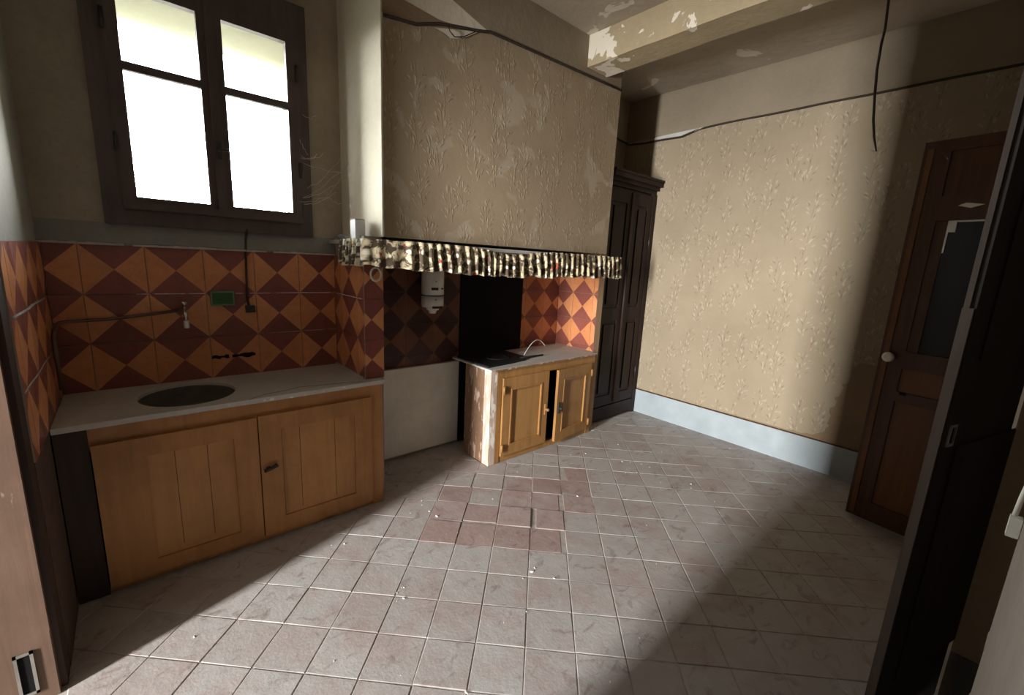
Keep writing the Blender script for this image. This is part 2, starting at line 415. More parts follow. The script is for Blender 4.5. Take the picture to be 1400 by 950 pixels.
def tile_mesh(k, red):
    key = (k, red)
    if key not in meshes:
        me = shared[k].copy(); me.materials.append(M['tile_red' if red else 'tile_dusty']); meshes[key] = me
    return meshes[key]
REGIONS = [(XL + 0.004, XR - 0.02, YF + 0.02, 2.303), (1.085, 1.872, 2.306, YW - 0.03), (3.07, XR - 0.02, 2.306, 2.41)]
# loose, scrubbed red tiles in the middle of the room (lattice indices)
def lat(px, py): 
    d = Vector((px, py)) - P0; det = A_.x * B_.y - A_.y * B_.x
    return (d.x * B_.y - d.y * B_.x) / det, (A_.x * d.y - A_.y * d.x) / det
def fl(u, v):
    d = [R[0][i] * (u - 700) / F_PX + R[1][i] * (v - 475) / F_PX + R[2][i] for i in range(3)]
    k = -CAMZ / d[2]; return d[0] * k, d[1] * k
red_px = [(612, 672), (660, 700), (650, 725), (700, 680), (700, 705), (690, 730), (742, 690), (745, 715), (735, 740), (748, 655), (785, 652), (745, 670), (785, 668), (790, 692), (640, 690), (630, 715), (600, 696), (705, 658)]
red_set = set()
for q in red_px:
    i, j = lat(*fl(*q)); red_set.add((math.floor(i), math.floor(j)))
broken = {}
for q, v in (((745, 716), (0.16, 1, 0, 1)), ((735, 742), (0, 0.86, 0, 1)), ((768, 690), (0, 0.88, 0, 1)), ((650, 696), (0, 1, 0, 0.90)), ((690, 655), (0.10, 1, 0.10, 1)), ((640, 664), (0, 0.93, 0, 1))):
    i, j = lat(*fl(*q)); broken[(math.floor(i), math.floor(j))] = v
outside = BM(); n_tiles = 0
for i in range(-24, 25):
    for j in range(-24, 25):
        c = P0 + A_ * (i + 0.5) + B_ * (j + 0.5)
        if not (XL - 0.2 < c.x < XR + 0.2 and YF - 0.2 < c.y < YW + 0.2): continue
        g = 0.0055
        quad = [tuple(P0 + A_ * (i + a) + B_ * (j + b)) for a, b in ((g, g), (1 - g, g), (1 - g, 1 - g), (g, 1 - g))]
        bk = broken.get((i, j), (0, 1, 0, 1))
        quad = [tuple(P0 + A_ * (i + a) + B_ * (j + b)) for a, b in ((max(g, bk[0]), max(g, bk[2])), (min(1 - g, bk[1]), max(g, bk[2])), (min(1 - g, bk[1]), min(1 - g, bk[3])), (max(g, bk[0]), min(1 - g, bk[3])))]
        red = (i, j) in red_set
        rnd = random.Random(i * 131 + j)
        for reg in REGIONS:
            pl = clip_poly(quad, *reg)
            if not pl or parea(pl) < 0.0012: continue
            full = parea(pl) > 0.0375 and (i, j) not in broken
            seen = any(pp and -20 < pp[0] < 1420 and -20 < pp[1] < 970 for pp in (proj((p[0], p[1], 0)) for p in pl))
            dz = rnd.uniform(-0.0012, 0.0006) + (rnd.uniform(-0.003, 0.004) if red else 0)
            tilt = 0.007 if not red else 0.018
            if not seen:
                bm, cc = tile_bm(pl)
                bmesh.ops.translate(bm, verts=bm.verts, vec=(cc[0], cc[1], dz))
                me = bpy.data.meshes.new('t'); bm.to_mesh(me); bm.free(); outside.from_mesh(me); bpy.data.meshes.remove(me)
                continue
            if full:
                o = bpy.data.objects.new('tile', tile_mesh(rnd.randrange(10), red))
                COL.objects.link(o); place(o, (c.x, c.y, dz), floor)
                o.rotation_euler = (rnd.uniform(-tilt, tilt), rnd.uniform(-tilt, tilt), -math.pi / 4 + rnd.choice((0, 1, 2, 3)) * math.pi / 2 + rnd.uniform(-0.012, 0.012))
                if red:
                    o.location.x += rnd.uniform(-0.005, 0.005); o.location.y += rnd.uniform(-0.005, 0.005)
            else:
                bm, cc = tile_bm(pl)
                me = bpy.data.meshes.new('tile'); bm.to_mesh(me); bm.free(); me.materials.append(M['tile_red' if red else 'tile_dusty'])
                o = bpy.data.objects.new('tile', me); COL.objects.link(o); place(o, (cc[0], cc[1], dz), floor)
            n_tiles += 1
o = mk('tiles_out_of_view', outside, 'tile_dusty', floor, origin=(0, 0, 0)); o['kind'] = 'stuff'; o.name = 'tile_field'
# ---------------------------------------------------------------- ceiling and beam
ceil = struct(boxo('ceiling', (XL - 0.2, XR + 0.1, -0.62, YW + 0.1, ZC, ZC + 0.1), 'ceiling'))
bm = BM(); box(bm, 2.655, 2.885, YF, 2.305, 2.912, ZC)
bmesh.ops.subdivide_edges(bm, edges=[e for e in bm.edges if abs(e.verts[0].co.y - e.verts[1].co.y) > 1], cuts=24)
for v in bm.verts:
    if v.co.z < 3.0:
        v.co.z += 0.012 * noise.noise(Vector((v.co.x * 3, v.co.y * 2.4, 1)))
    v.co.x += 0.010 * noise.noise(Vector((v.co.z * 2, v.co.y * 2.0, 5 + v.co.x)))
mk('beam', bm, 'beam', ceil)

# ---------------------------------------------------------------- walls
T_ = 0.5
WX0, WX1, WZ0, WZ1 = -0.02, 0.86, 1.66, 2.63     # window opening through the wall
bm = BM()
box(bm, XL - 0.2, WX0, YW, YW + T_, 0, ZC); box(bm, WX1, XR + 0.1, YW, YW + T_, 0, ZC)
box(bm, WX0, WX1, YW, YW + T_, 0, WZ0); box(bm, WX0, WX1, YW, YW + T_, WZ1, ZC)
wall_back = struct(mk('wall_back', bm, 'wall_plain', origin=(0, 0, 0)))
bm = BM()   # limewashed lining of the outer reveal
e = 0.006
box(bm, WX0, WX1, YW + 0.02, YW + T_, WZ1 - e, WZ1); box(bm, WX0, WX0 + e, YW + 0.02, YW + T_, WZ0, WZ1 - e)
box(bm, WX1 - e, WX1, YW + 0.02, YW + T_, WZ0, WZ1 - e); box(bm, WX0 + e, WX1 - e, YW + 0.02, YW + T_, WZ0, WZ0 + e)
mk('reveal', bm, 'lintel', wall_back)
# sloping cement ledge between tiles and window
bm = BM()
prism(bm, [(2.834, 1.588), (2.834, 1.488), (2.815, 1.488), (2.812, 1.497)], lambda p: (XL, p[0], p[1]), lambda p: (0.985, p[0], p[1]))
mk('ledge', bm, 'cement', wall_back)
bm = BM()
xs = [XL + i * (0.985 - XL) / 40 for i in range(41)]
for a, b in zip(xs, xs[1:]):
    if random.random() < 0.85: box(bm, a, b, 2.807, 2.832, 1.483, 1.491 + random.uniform(0, 0.004))
mk('mortar_edge', bm, 'mortar', wall_back)

DY0, DY1, DZ = 0.66, 1.86, 2.42     # doorway in the left wall (daylight comes through it)
bm = BM()
box(bm, XL - 0.16, XL, DY1 + 0.1, YW, 0, ZC); box(bm, XL - 0.16, XL, -0.62, DY0, 0, ZC); box(bm, XL - 0.16, XL, DY0, DY1 + 0.1, DZ, ZC)
M['dado'] = plaster('dark_dado_paint', (0.10, 0.065, 0.05), (0.06, 0.04, 0.03), 0.7)
M['wall_left'] = plaster('pale_grimy_plaster', (0.34, 0.325, 0.29), (0.24, 0.22, 0.19), 0.7, 0.4)
wall_left = struct(mk('wall_left', bm, 'wall_left', origin=(0, 0, 0)))
boxo('dado', (XL, XL + 0.006, 1.972, 2.31, 0, 0.782), 'dado', wall_left)  # dark panel on the lower wall, its colour stands in for corner shade
wall_right = struct(boxo('wall_right', (XR, XR + 0.1, -0.62, YW, 0, ZC), 'bare'))
# near wall with the recess that the blackened door belongs to
bm = BM()
box(bm, XL, 1.2, -0.62, YF, 0, ZC); box(bm, 2.12, XR, -0.62, YF, 0, ZC); box(bm, 1.2, 2.12, -0.62, YF, 2.34, ZC)
box(bm, 1.2, 2.12, -0.66, -0.60, 0, 2.34)  # added back wall, closes the opening so no sky light gets in
wall_front = struct(mk('wall_front', bm, ['wall_front'], origin=(0, 0, 0)))
boxo('recess_lining', (2.112, 2.12, -0.60, YF - 0.002, 0.20, 2.34), 'wall_reveal', wall_front)
struct(boxo('baseboard_front', (2.104, 2.12, -0.60, YF - 0.03, 0, 0.20), 'skirting_grey'))
# crumbling plaster edge of the near wall
bm = BM()
for k in range(46):
    z = 0.02 + k * 0.05
    r = random.uniform(0.008, 0.018)
    bmesh.ops.create_icosphere(bm, subdivisions=1, radius=r, matrix=Matrix.Translation((1.193 + random.uniform(-0.006, 0.004), YF - 0.004 + random.uniform(-0.004, 0.001), z)) @ Matrix.Diagonal((1, 0.5, random.uniform(1.2, 3), 1)))
o = mk('broken_plaster', bm, 'wall_front', wall_front); o['kind'] = 'stuff'
# next room beyond the left doorway (never in view; keeps the sky out)
bm = BM()
hx0, hx1, hy0, hy1, HZC = -5.35, XL - 0.16, -0.62, 3.2, 3.6
box(bm, hx0, hx1, hy0 - 0.05, hy0, 0, HZC); box(bm, hx0, hx1, hy1, hy1 + 0.05, 0, HZC)
box(bm, hx0 - 0.05, hx0, hy0, hy1, 0, HZC); box(bm, hx0, hx1, hy0, hy1, HZC, HZC + 0.05); box(bm, hx1, hx1 + 0.16, hy0, hy1, ZC + 0.1, HZC); box(bm, hx0, hx1, hy0, hy1, -0.12, 0)
struct(mk('wall_hall', bm, 'hall', origin=(0, 0, 0)))

# right wall: frieze, wallpaper with torn corner, torn flap, cord line, pale blue baseboard
boxo('frieze', (XR - 0.006, XR, YF, YW, 2.745, ZC), 'frieze', wall_right)
out = [(2.83, 2.738)]
for k in range(1, 30): out.append((2.83 - k * 0.0945, 2.742 + random.uniform(-0.003, 0.003)))
out += [(YF, 2.745), (YF, 0.9)]
tear = [(0.62, 0.90), (0.66, 0.84), (0.655, 0.76), (0.70, 0.72), (0.69, 0.66), (0.705, 0.62), (0.725, 0.60), (0.71, 0.55), (0.74, 0.52), (0.725, 0.46), (0.735, 0.42), (0.72, 0.38), (0.745, 0.33), (0.79, 0.295), (0.86, 0.278), (0.95, 0.27)]
for (a, b), (c, d) in zip(tear, tear[1:] + [(1.05, 0.262)]):
    out += [(a, b), ((a + c) / 2 + random.uniform(-0.012, 0.012), (b + d) / 2 + random.uniform(-0.012, 0.012))]
out += [(1.05, 0.262), (1.6, 0.255), (2.83, 0.255)]
bm = BM(); prism(bm, out, lambda p: (XR - 0.0035, p[0], p[1]), lambda p: (XR, p[0], p[1]))
mk('wallpaper', bm, 'paper', wall_right)
# drooping flap at the corner
bm = BM()
fl_t = [(2.50, 2.742), (2.40, 2.744), (2.25, 2.746), (2.14, 2.748), (2.02, 2.748)]
fl_b = [(2.50, 2.715), (2.40, 2.706), (2.25, 2.700), (2.14, 2.708), (2.02, 2.742)]
for (ta, tb, ba, bb) in zip(fl_t, fl_t[1:], fl_b, fl_b[1:]):
    v = [bm.verts.new(c) for c in ((XR - 0.008, *ta), (XR - 0.008, *tb), (XR - 0.030, *bb), (XR - 0.030, *ba), (XR - 0.006, *ta), (XR - 0.006, *tb), (XR - 0.027, *bb), (XR - 0.027, *ba))]
    for f in ((0, 1, 2, 3), (7, 6, 5, 4), (2, 6, 7, 3)): bm.faces.new([v[i] for i in f])
mk('torn_flap', bm, 'flap', wall_right)
pts = [(3.10, YW - 0.01, 2.85), (3.5, YW - 0.01, 2.80), (3.8, YW - 0.012, 2.745), (XR - 0.02, YW - 0.05, 2.715), (XR - 0.012, 2.6, 2.705), (XR - 0.034, 2.4, 2.700), (XR - 0.036, 2.22, 2.694), (XR - 0.02, 2.06, 2.735)]
pts += [(XR - 0.012, 1.9 - k * 0.2, 2.744 + 0.002 * math.sin(k * 2)) for k in range(10)] + [(XR - 0.012, YF, 2.748)]
bm = BM(); tube(bm, pts, 0.0075, 6)
struct(mk('trim_1', bm, 'cord'), 'dark cord moulding along the top of the right wallpaper')
bm = BM(); box(bm, XR - 0.018, XR, 0.50, 2.41, 0, 0.243)
bb = struct(mk('baseboard_right', bm, 'skirting', bevel=0.003))
boxo('cap_line', (XR - 0.020, XR, 0.50, 2.41, 0.243, 0.249), 'door_brown', bb)

# ---------------------------------------------------------------- chimney breast: hood, two tiled piers, back
HX0, HX1, HY = 1.055, 3.075, 2.31
HZ = 1.60
bm = BM()
prism(bm, [(HX0 - 0.012, YW), (HX0 + 0.012, HY), (HX1, HY), (HX1, YW)], lambda p: (*p, HZ), lambda p: (*p, ZC))
wall_ch = struct(mk('wall_chimney', bm, 'hood_side', origin=(0, 0, 0)))
# wallpaper on the hood front, torn at the upper left
top = [(1.085, 2.675), (1.20, 2.69), (1.28, 2.70), (1.33, 2.725), (1.42, 2.72), (1.47, 2.705), (1.56, 2.735), (1.66, 2.80), (1.74, 2.826)]
top += [(1.74 + k * 0.0742, 2.826 + k * 0.0022 + random.uniform(-0.002, 0.002)) for k in range(1, 19)]
out = [(1.075, 1.60)] + [(1.075, 2.672)] + top + [(3.075, 1.60)]
bm = BM(); prism(bm, out, lambda p: (p[0], HY - 0.004, p[1]), lambda p: (p[0], HY, p[1]))
mk('wallpaper', bm, 'paper_hood', wall_ch)
# bare strip above the tear, then the sooty frieze
bm = BM()
prism(bm, [(1.075, 2.676), (1.20, 2.693), (1.40, 2.735), (1.62, 2.795), (1.40, 2.775), (1.20, 2.79), (1.075, 2.80)], lambda p: (p[0], HY - 0.0025, p[1]), lambda p: (p[0], HY, p[1]))
mk('stripped_patch', bm, 'door_panel_plaster' if 'door_panel_plaster' in M else 'bare', wall_ch)
M['frieze_hood'] = plaster('sooty_frieze_plaster', (0.29, 0.24, 0.175), (0.21, 0.17, 0.12), 0.7, 0.25)
bm = BM()
prism(bm, [(1.50, 2.90), (1.74, 2.835), (3.075, 2.875), (3.075, ZC), (1.075, ZC), (1.075, 3.05)], lambda p: (p[0], HY - 0.003, p[1]), lambda p: (p[0], HY, p[1]))
mk('frieze', bm, 'frieze_hood', wall_ch)
bm = BM()
tube(bm, [(1.08, HY - 0.008, 2.678), (1.26, HY - 0.008, 2.70), (1.40, HY - 0.010, 2.752), (1.52, HY - 0.011, 2.778), (1.66, HY - 0.012, 2.806), (1.75, HY - 0.014, 2.830)] + [(1.85 + k * 0.245, HY - 0.012, 2.833 + 0.0075 * k) for k in range(6)], 0.008, 6)
struct(mk('trim_2', bm, 'cord'), 'dark cord moulding across the chimney wallpaper')
bm = BM(); tube(bm, [(1.46, HY - 0.012, 2.755), (1.455, HY - 0.03, 2.73), (1.50, HY - 0.012, 2.72), (1.56, HY - 0.012, 2.74), (1.65, HY - 0.012, 2.80)], 0.003, 5)
mk('loose_paper_edge', bm, 'cord', wall_ch)
# thin corner bead in the pale chimney paint
bm = BM(); tube(bm, [(HX0 + 0.016, HY - 0.002, HZ), (HX0 + 0.013, HY - 0.003, 2.2), (HX0 + 0.016, HY - 0.002, 2.69)], 0.006, 6)
mk('corner_bead', bm, 'hood_side', wall_ch)
PX0, PX1, PYF = 0.988, 1.095, 2.375
boxo('pier', (PX0, PX1, PYF, YW, 0, HZ), 'grout', wall_ch)
RX0, RX1, RYF = 3.085, 3.155, 2.36
M['pier_paint'] = plaster('tan_pier_paint', (0.40, 0.27, 0.165), (0.28, 0.18, 0.11), 0.6, 0.2)
boxo('pier', (RX0, RX1, RYF, YW, 0, HZ), 'pier_paint', wall_ch)
boxo('fire_back', (1.95, 2.60, YW - 0.02, YW, 0.0, HZ), 'soot', wall_ch)  # sooted recess; below the worktop its black paints the shaded gap
bm = BM(); box(bm, 1.096, 1.95, YW - 0.012, YW, 0, 0.70)
mk('niche_render', bm, 'wall_plain', wall_ch)

# ---------------------------------------------------------------- glazed wall tiles (each one an object)
TS = 0.2345
def wall_tiles(parent, name, u0, u1, v0, v1, uoff, f, glz=('orange', 'red')):
    """tiles over [u0,u1]x[v0,v1]; f(u,v,d) -> world; pattern: orange left/right triangles, red top/bottom ones"""
    v = TILE_TOP
    r = 0
    while v > v0 + 0.01:
        a = uoff - TS * math.ceil((uoff - u0) / TS)
        while a < u1 - 0.004:
            g = 0.0014
            tx0, tx1, ty0, ty1 = a + g, a + TS - g, v - TS + g, v - g
            cu0, cu1, cv0, cv1 = max(tx0, u0), min(tx1, u1), max(ty0, v0), min(ty1, v1)
            a += TS
            if cu1 - cu0 < 0.008 or cv1 - cv0 < 0.008: continue
            cx, cy = (tx0 + tx1) / 2, (ty0 + ty1) / 2
            dd = random.uniform(0, 0.0015)
            k1, k2 = random.uniform(-0.006, 0.006), random.uniform(-0.006, 0.006)
            D = lambda p, d: f(p[0], p[1], d + dd + k1 * (p[0] - cx) + k2 * (p[1] - cy))
            bm = BM()
            th = 0.008
            tris = [([(tx0, ty0), (cx, cy), (tx0, ty1)], 0), ([(tx1, ty1), (cx, cy), (tx1, ty0)], 0),
                    ([(tx0, ty1), (cx, cy), (tx1, ty1)], 1), ([(tx1, ty0), (cx, cy), (tx0, ty0)], 1)]
            for tr, mi in tris:
                pl = clip_poly(tr, cu0, cu1, cv0, cv1)
                if len(pl) >= 3 and parea(pl) > 1e-6:
                    bm.faces.new([bm.verts.new(D(p, th)) for p in pl]).material_index = mi
            rect = [(cu0, cv0), (cu1, cv0), (cu1, cv1), (cu0, cv1)]
            ta = [bm.verts.new(D(p, th)) for p in rect]; tb = [bm.verts.new(D(p, 0)) for p in rect]
            for i in range(4): bm.faces.new((ta[i], ta[(i + 1) % 4], tb[(i + 1) % 4], tb[i])).material_index = 2
            # keep the authored facing: no normal recalculation trouble for open shells
            o = mk('tile', bm, [*glz, 'grout'], parent)
        v -= TS; r += 1
wall_tiles(wall_back, 'tile', XL + 0.011, 0.985, 0.786, TILE_TOP, 0.068, lambda u, v, d: (u, YW - d, v))
wall_tiles(wall_left, 'tile', 1.975, YW - 0.012, 0.784, TILE_TOP, 2.75, lambda u, v, d: (XL + d, u, v))
wall_tiles(wall_ch, 'tile', PYF - 0.006, YW - 0.012, 0.788, 1.53, 2.70, lambda u, v, d: (PX0 - d, u, v))
wall_tiles(wall_ch, 'tile', PX0 - 0.006, PX1, 0.788, 1.53, 0.905, lambda u, v, d: (u, PYF - d, v))
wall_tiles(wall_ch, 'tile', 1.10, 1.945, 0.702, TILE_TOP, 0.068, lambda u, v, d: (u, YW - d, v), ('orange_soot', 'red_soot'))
wall_tiles(wall_ch, 'tile', 2.605, RX0 - 0.01, 0.745, TILE_TOP, 0.068, lambda u, v, d: (u, YW - d, v))
wall_tiles(wall_ch, 'tile', RYF, YW - 0.012, 0.745, TILE_TOP, 2.64, lambda u, v, d: (RX0 - d, u, v))
for (x0, x1, z) in ((0.02, 0.30, 1.2523), (0.44, 0.985, 1.2523), (0.60, 0.98, 1.018)):
    bm = BM(); n = 16
    for k in range(n):
        a, b = x0 + (x1 - x0) * k / n, x0 + (x1 - x0) * (k + 1) / n
        if random.random() < 0.9: box(bm, a, b, YW - 0.0102, YW - 0.002, z - 0.0012, z + 0.0010 + random.uniform(0, 0.0012))
    mk('mortar_line', bm, 'crumb' if z > 1.2 else 'mortar', wall_back)
for z, r in ((1.2523, 0.005), (1.018, 0.003)):
    bm = BM(); tube(bm, [(XL + 0.009, 1.98 + k * 0.1, z + 0.002 * math.sin(k * 1.7)) for k in range(8)], r, 6); mk('mortar_line', bm, 'mortar', wall_left)
bm = BM(); tube(bm, [(PX0 - 0.009, PYF + 0.02 + k * 0.08, 1.2523) for k in range(6)], 0.002, 6); mk('mortar_line', bm, 'crumb', wall_ch)
bm = BM(); box(bm, PX0 - 0.016, PX0 - 0.008, PYF - 0.010, YW - 0.012, 0.787, 0.796); mk('mortar_line', bm, 'mortar', wall_ch)
# broken edges at two tiles above the sink
bm = BM()
for (x0, x1, z, h_) in ((0.305, 0.385, 0.905, 0.018), (0.40, 0.515, 0.905, 0.022)):
    n = 7
    tp = [(x0 + (x1 - x0) * k / n, z + random.uniform(0, 0.008)) for k in range(n + 1)]
    bt = [(x, z - h_ * random.uniform(0.3, 1)) for x, _ in tp[::-1]]
    prism(bm, tp + bt, lambda p: (p[0], YW - 0.0115, p[1]), lambda p: (p[0], YW - 0.004, p[1]))
mk('tile_break', bm, 'soot', wall_back)

# ---------------------------------------------------------------- window
win = strempty('window_1', (0.40, YW, 1.585), 'dark brown wooden casement window with four panes above the sink')
FY0, FY1 = YW - 0.035, YW - 0.001
bm = BM()
box(bm, -0.06, 0.012, FY0, FY1, 1.585, 2.80); box(bm, 0.795, 0.855, FY0, FY1, 1.585, 2.80)
box(bm, 0.012, 0.795, FY0, FY1, 2.66, 2.80); box(bm, 0.012, 0.795, FY0, FY1, 1.585, 1.655)
mk('frame', bm, 'window_wood', win, bevel=0.004)
def sash(x0, x1, px0, px1):
    bm = BM(); y0, y1 = YW - 0.045, YW - 0.006
    box(bm, x0, px0, y0, y1, 1.655, 2.66); box(bm, px1, x1, y0, y1, 1.655, 2.66)
    box(bm, px0, px1, y0, y1, 2.597, 2.66); box(bm, px0, px1, y0, y1, 1.655, 1.715)
    s = mk('sash', bm, 'window_wood', win, bevel=0.004)
    boxo('muntin', (px0, px1, y0 + 0.006, y1 - 0.004, 2.263, 2.300), 'window_wood', s, 0.003)
    boxo('pane', (px0, px1, YW - 0.024, YW - 0.020, 2.300, 2.597), 'pane', s)
    boxo('pane', (px0, px1, YW - 0.024, YW - 0.020, 1.715, 2.263), 'pane', s)
    for z in (1.95, 2.45):
        hx = x0 if x0 < 0.3 else x1
        bm = BM(); tube(bm, [(hx, y0 - 0.004, z - 0.04), (hx, y0 - 0.004, z + 0.04)], 0.007, 8)
        mk('hinge', bm, 'dark_metal', s)
sash(0.012, 0.402, 0.065, 0.353); sash(0.404, 0.795, 0.456, 0.746)
boxo('cover_strip', (0.385, 0.425, YW - 0.058, YW - 0.045, 1.66, 2.655), 'window_wood', win, 0.004)
bm = BM(); box(bm, 0.393, 0.417, YW - 0.066, YW - 0.058, 1.94, 2.02); tube(bm, [(0.405, YW - 0.066, 1.98), (0.405, YW - 0.088, 1.98), (0.445, YW - 0.090, 1.985)], 0.007, 8)
mk('window_handle', bm, 'dark_metal', win)
boxo('drip_rail', (0.012, 0.795, YW - 0.062, YW - 0.045, 1.657, 1.69), 'window_wood', win, 0.005)

# cobwebs in the window's right corner
web = thing('cobweb', (0.86, 2.78, 1.80), 'dusty grey cobweb strands stretched from the window frame to the chimney side', 'cobweb')
ends = [((0.80, 2.785, 1.80), (1.04, 2.70, 2.02)), ((0.80, 2.785, 1.80), (1.035, 2.73, 1.95)), ((0.79, 2.785, 1.78), (0.99, 2.76, 1.86)),
        ((0.80, 2.785, 1.77), (0.95, 2.79, 1.83)), ((0.80, 2.785, 2.03), (0.93, 2.80, 2.07)), ((0.795, 2.785, 2.02), (0.90, 2.81, 2.06)),
        ((0.80, 2.785, 2.00), (1.04, 2.72, 1.97)), ((0.82, 2.785, 2.25), (0.90, 2.80, 2.27)), ((0.80, 2.785, 2.12), (0.845, 2.795, 2.05)),
        ((0.83, 2.785, 1.86), (1.02, 2.76, 2.06)), ((0.93, 2.77, 1.83), (1.04, 2.72, 2.02)), ((0.93, 2.77, 1.83), (1.02, 2.76, 1.80))]
for a, b in ends:
    a = Vector(a); b = Vector(b); pts = []
    for k in range(9):
        t = k / 8; p = a.lerp(b, t); p.z -= 0.02 * 4 * t * (1 - t) * random.uniform(0.5, 1.3); p.x += random.uniform(-0.004, 0.004); p.z += random.uniform(-0.004, 0.004)
        pts.append(p)
    bm = BM(); tube(bm, pts, [0.0008 + 0.0014 * random.random() for _ in pts], 4)
    mk('strand', bm, 'web', web)

# ---------------------------------------------------------------- sink unit
SY = 2.312
sink = thing('sink_cabinet', (0.39, SY + 0.25, 0), 'ochre painted wooden cupboard with two panelled doors under the stone sink', 'cabinet')
bm = BM()
box(bm, -0.185, PX1 - 0.03, SY + 0.02, SY + 0.055, 0.66, 0.762)      # top rail
box(bm, 1.0, 1.068, SY + 0.02, SY + 0.055, 0, 0.66)
box(bm, -0.185, 1.0, SY + 0.03, SY + 0.055, 0, 0.03); box(bm, 0.395, 0.43, SY + 0.022, SY + 0.05, 0.03, 0.66)
mk('face_frame', bm, 'sink_wood', sink, bevel=0.003)
boxo('stile', (XL + 0.008, -0.186, SY + 0.016, SY + 0.055, 0, 0.762), 'casing_dark', sink, 0.003)  # stile coloured darker than the doors to paint in the shade at this end
bm = BM(); box(bm, 1.046, 1.068, SY + 0.055, YW - 0.47 + 0.0, 0, 0.762)
mk('side_board', bm, 'sink_wood', sink)
def panel_door(name, parent, u0, u1, z0, z1, st, mats, T, th=0.022, bead=True, st2=None, rails=None):
    """frame-and-panel door in local coords: u along x, front towards -y at y=0; T maps to world"""
    rb, rt = rails or (st, st)
    bm = BM()
    box(bm, u0, u0 + st, 0, th, z0, z1, T=T); box(bm, u1 - (st2 or st), u1, 0, th, z0, z1, T=T)
    box(bm, u0 + st, u1 - (st2 or st), 0, th, z1 - rt, z1, T=T); box(bm, u0 + st, u1 - (st2 or st), 0, th, z0, z0 + rb, T=T)
    d = mk(name, bm, mats[0], parent, bevel=0.002)
    a, b, c, e_ = u0 + st, u1 - (st2 or st), z0 + rb, z1 - rt
    boxo('panel', (a - 0.004, b + 0.004, 0.010, th - 0.002, c - 0.004, e_ + 0.004), mats[1], d, T=T)
    if bead:
        w_ = 0.012
        bm = BM()
        for (x0, x1, zz0, zz1) in ((a, a + w_, c, e_), (b - w_, b, c, e_), (a + w_, b - w_, c, c + w_), (a + w_, b - w_, e_ - w_, e_)):
            box(bm, x0, x1, -0.004, 0.012, zz0, zz1, T=T)
        mk('moulding', bm, mats[2] if len(mats) > 2 else mats[0], d, bevel=0.003)
    return d
Td = Matrix.Translation((0, SY, 0))
dl = panel_door('door', sink, -0.18, 0.407, 0.035, 0.688, 0.165, ['sink_wood', 'sink_panel'], Td, bead=False, st2=0.10, rails=(0.07, 0.085))
dr = panel_door('door', sink, 0.413, 0.992, 0.035, 0.692, 0.10, ['sink_wood', 'sink_panel'], Td, bead=False, st2=0.10, rails=(0.085, 0.085))
for d, xs_ in ((dl, (0.08, 0.20)), (dr, (0.60, 0.78))):
    for x in xs_:
        boxo('board_joint', (x, x + 0.0025, SY + 0.0095, SY + 0.0102, 0.14, 0.60), 'door_brown', d)
boxo('shadow_strip', (0.515, 0.527, SY + 0.003, SY + 0.012, 0.125, 0.605), 'sink_wood', dr, 0.002)  # wooden strip along the panel's left edge, in the frame colour
bm = BM()
tube(bm, [(0.425, SY - 0.012, 0.405), (0.45, SY - 0.018, 0.412), (0.485, SY - 0.016, 0.425)], [0.010, 0.008, 0.011], 8)
lathe(bm, [(0.011, 0), (0.011, 0.012), (0, 0.014)], (0.445, SY, 0.41), (0, -1, 0), 10)
mk('latch', bm, 'dark_metal', dr)

# stone worktop with its round basin
cx, cy, rx, ry = 0.17, 2.575, 0.195, 0.205
slab = BM()
N = 48
x0, x1, y0, y1 = XL + 0.010, PX0 - 0.010, SY - 0.006, YW - 0.010
hole = [(cx + rx * math.cos(2 * math.pi * k / N), cy + ry * math.sin(2 * math.pi * k / N)) for k in range(N)]
def to_rect(k):
    a = 2 * math.pi * k / N; dx, dy = math.cos(a), math.sin(a)
    t = min([( (x1 if dx > 0 else x0) - cx) / dx if abs(dx) > 1e-6 else 9, ((y1 if dy > 0 else y0) - cy) / dy if abs(dy) > 1e-6 else 9])
    return (cx + dx * t, cy + dy * t)
corners = [(x1, y1), (x0, y1), (x0, y0), (x1, y0)]
outer = [to_rect(k) for k in range(N)]
for c in corners:
    i = min(range(N), key=lambda k: (outer[k][0] - c[0]) ** 2 + (outer[k][1] - c[1]) ** 2); outer[i] = c
def jag(p, z):
    q = Vector((p[0], p[1], z))
    if abs(p[1] - y0) < 1e-4: q.y += 0.006 * noise.noise(Vector((p[0] * 30, z * 20, 0)))
    return q
zt, zb = 0.787, 0.764
ot = [slab.verts.new(jag(p, zt)) for p in outer]; ob = [slab.verts.new(jag(p, zb)) for p in outer]
ht = [slab.verts.new((*p, zt - 0.004)) for p in hole]; hm = [slab.verts.new((cx + (p[0] - cx) * 1.05, cy + (p[1] - cy) * 1.05, zt)) for p in hole]
hb = [slab.verts.new((*p, zb)) for p in hole]
for k in range(N):
    j = (k + 1) % N
    for q in ((ot[k], ot[j], hm[j], hm[k]), (hm[k], hm[j], ht[j], ht[k]), (ht[k], ht[j], hb[j], hb[k]), (ot[k], ob[k], ob[j], ot[j]), (ob[k], hb[k], hb[j], ob[j])):
        slab.faces.new(q)
box(slab, PX0 - 0.010, 1.075, y0, PYF - 0.012, zb, zt)
wt = mk('sink_worktop', slab, 'counter'); tag(wt, 'worn grey stone worktop with a round sunken basin above the ochre cupboard', 'worktop')
bm = BM(); prof = []
for k in range(9):
    t = k / 8; prof.append((1.0 - 0.12 * t if t < 0.7 else max(0.0, (1 - t) / 0.3) * 0.90, -0.10 * math.sin(min(1, t / 0.75) * math.pi / 2)))
lathe(bm, [(r, h) for r, h in prof], (0, 0, 0), (0, 0, 1), 32)
for v in bm.verts: v.co = (cx + v.co.x * rx * 0.995, cy + v.co.y * ry * 0.995, zb + 0.004 + v.co.z)
mk('basin', bm, 'basin', wt)
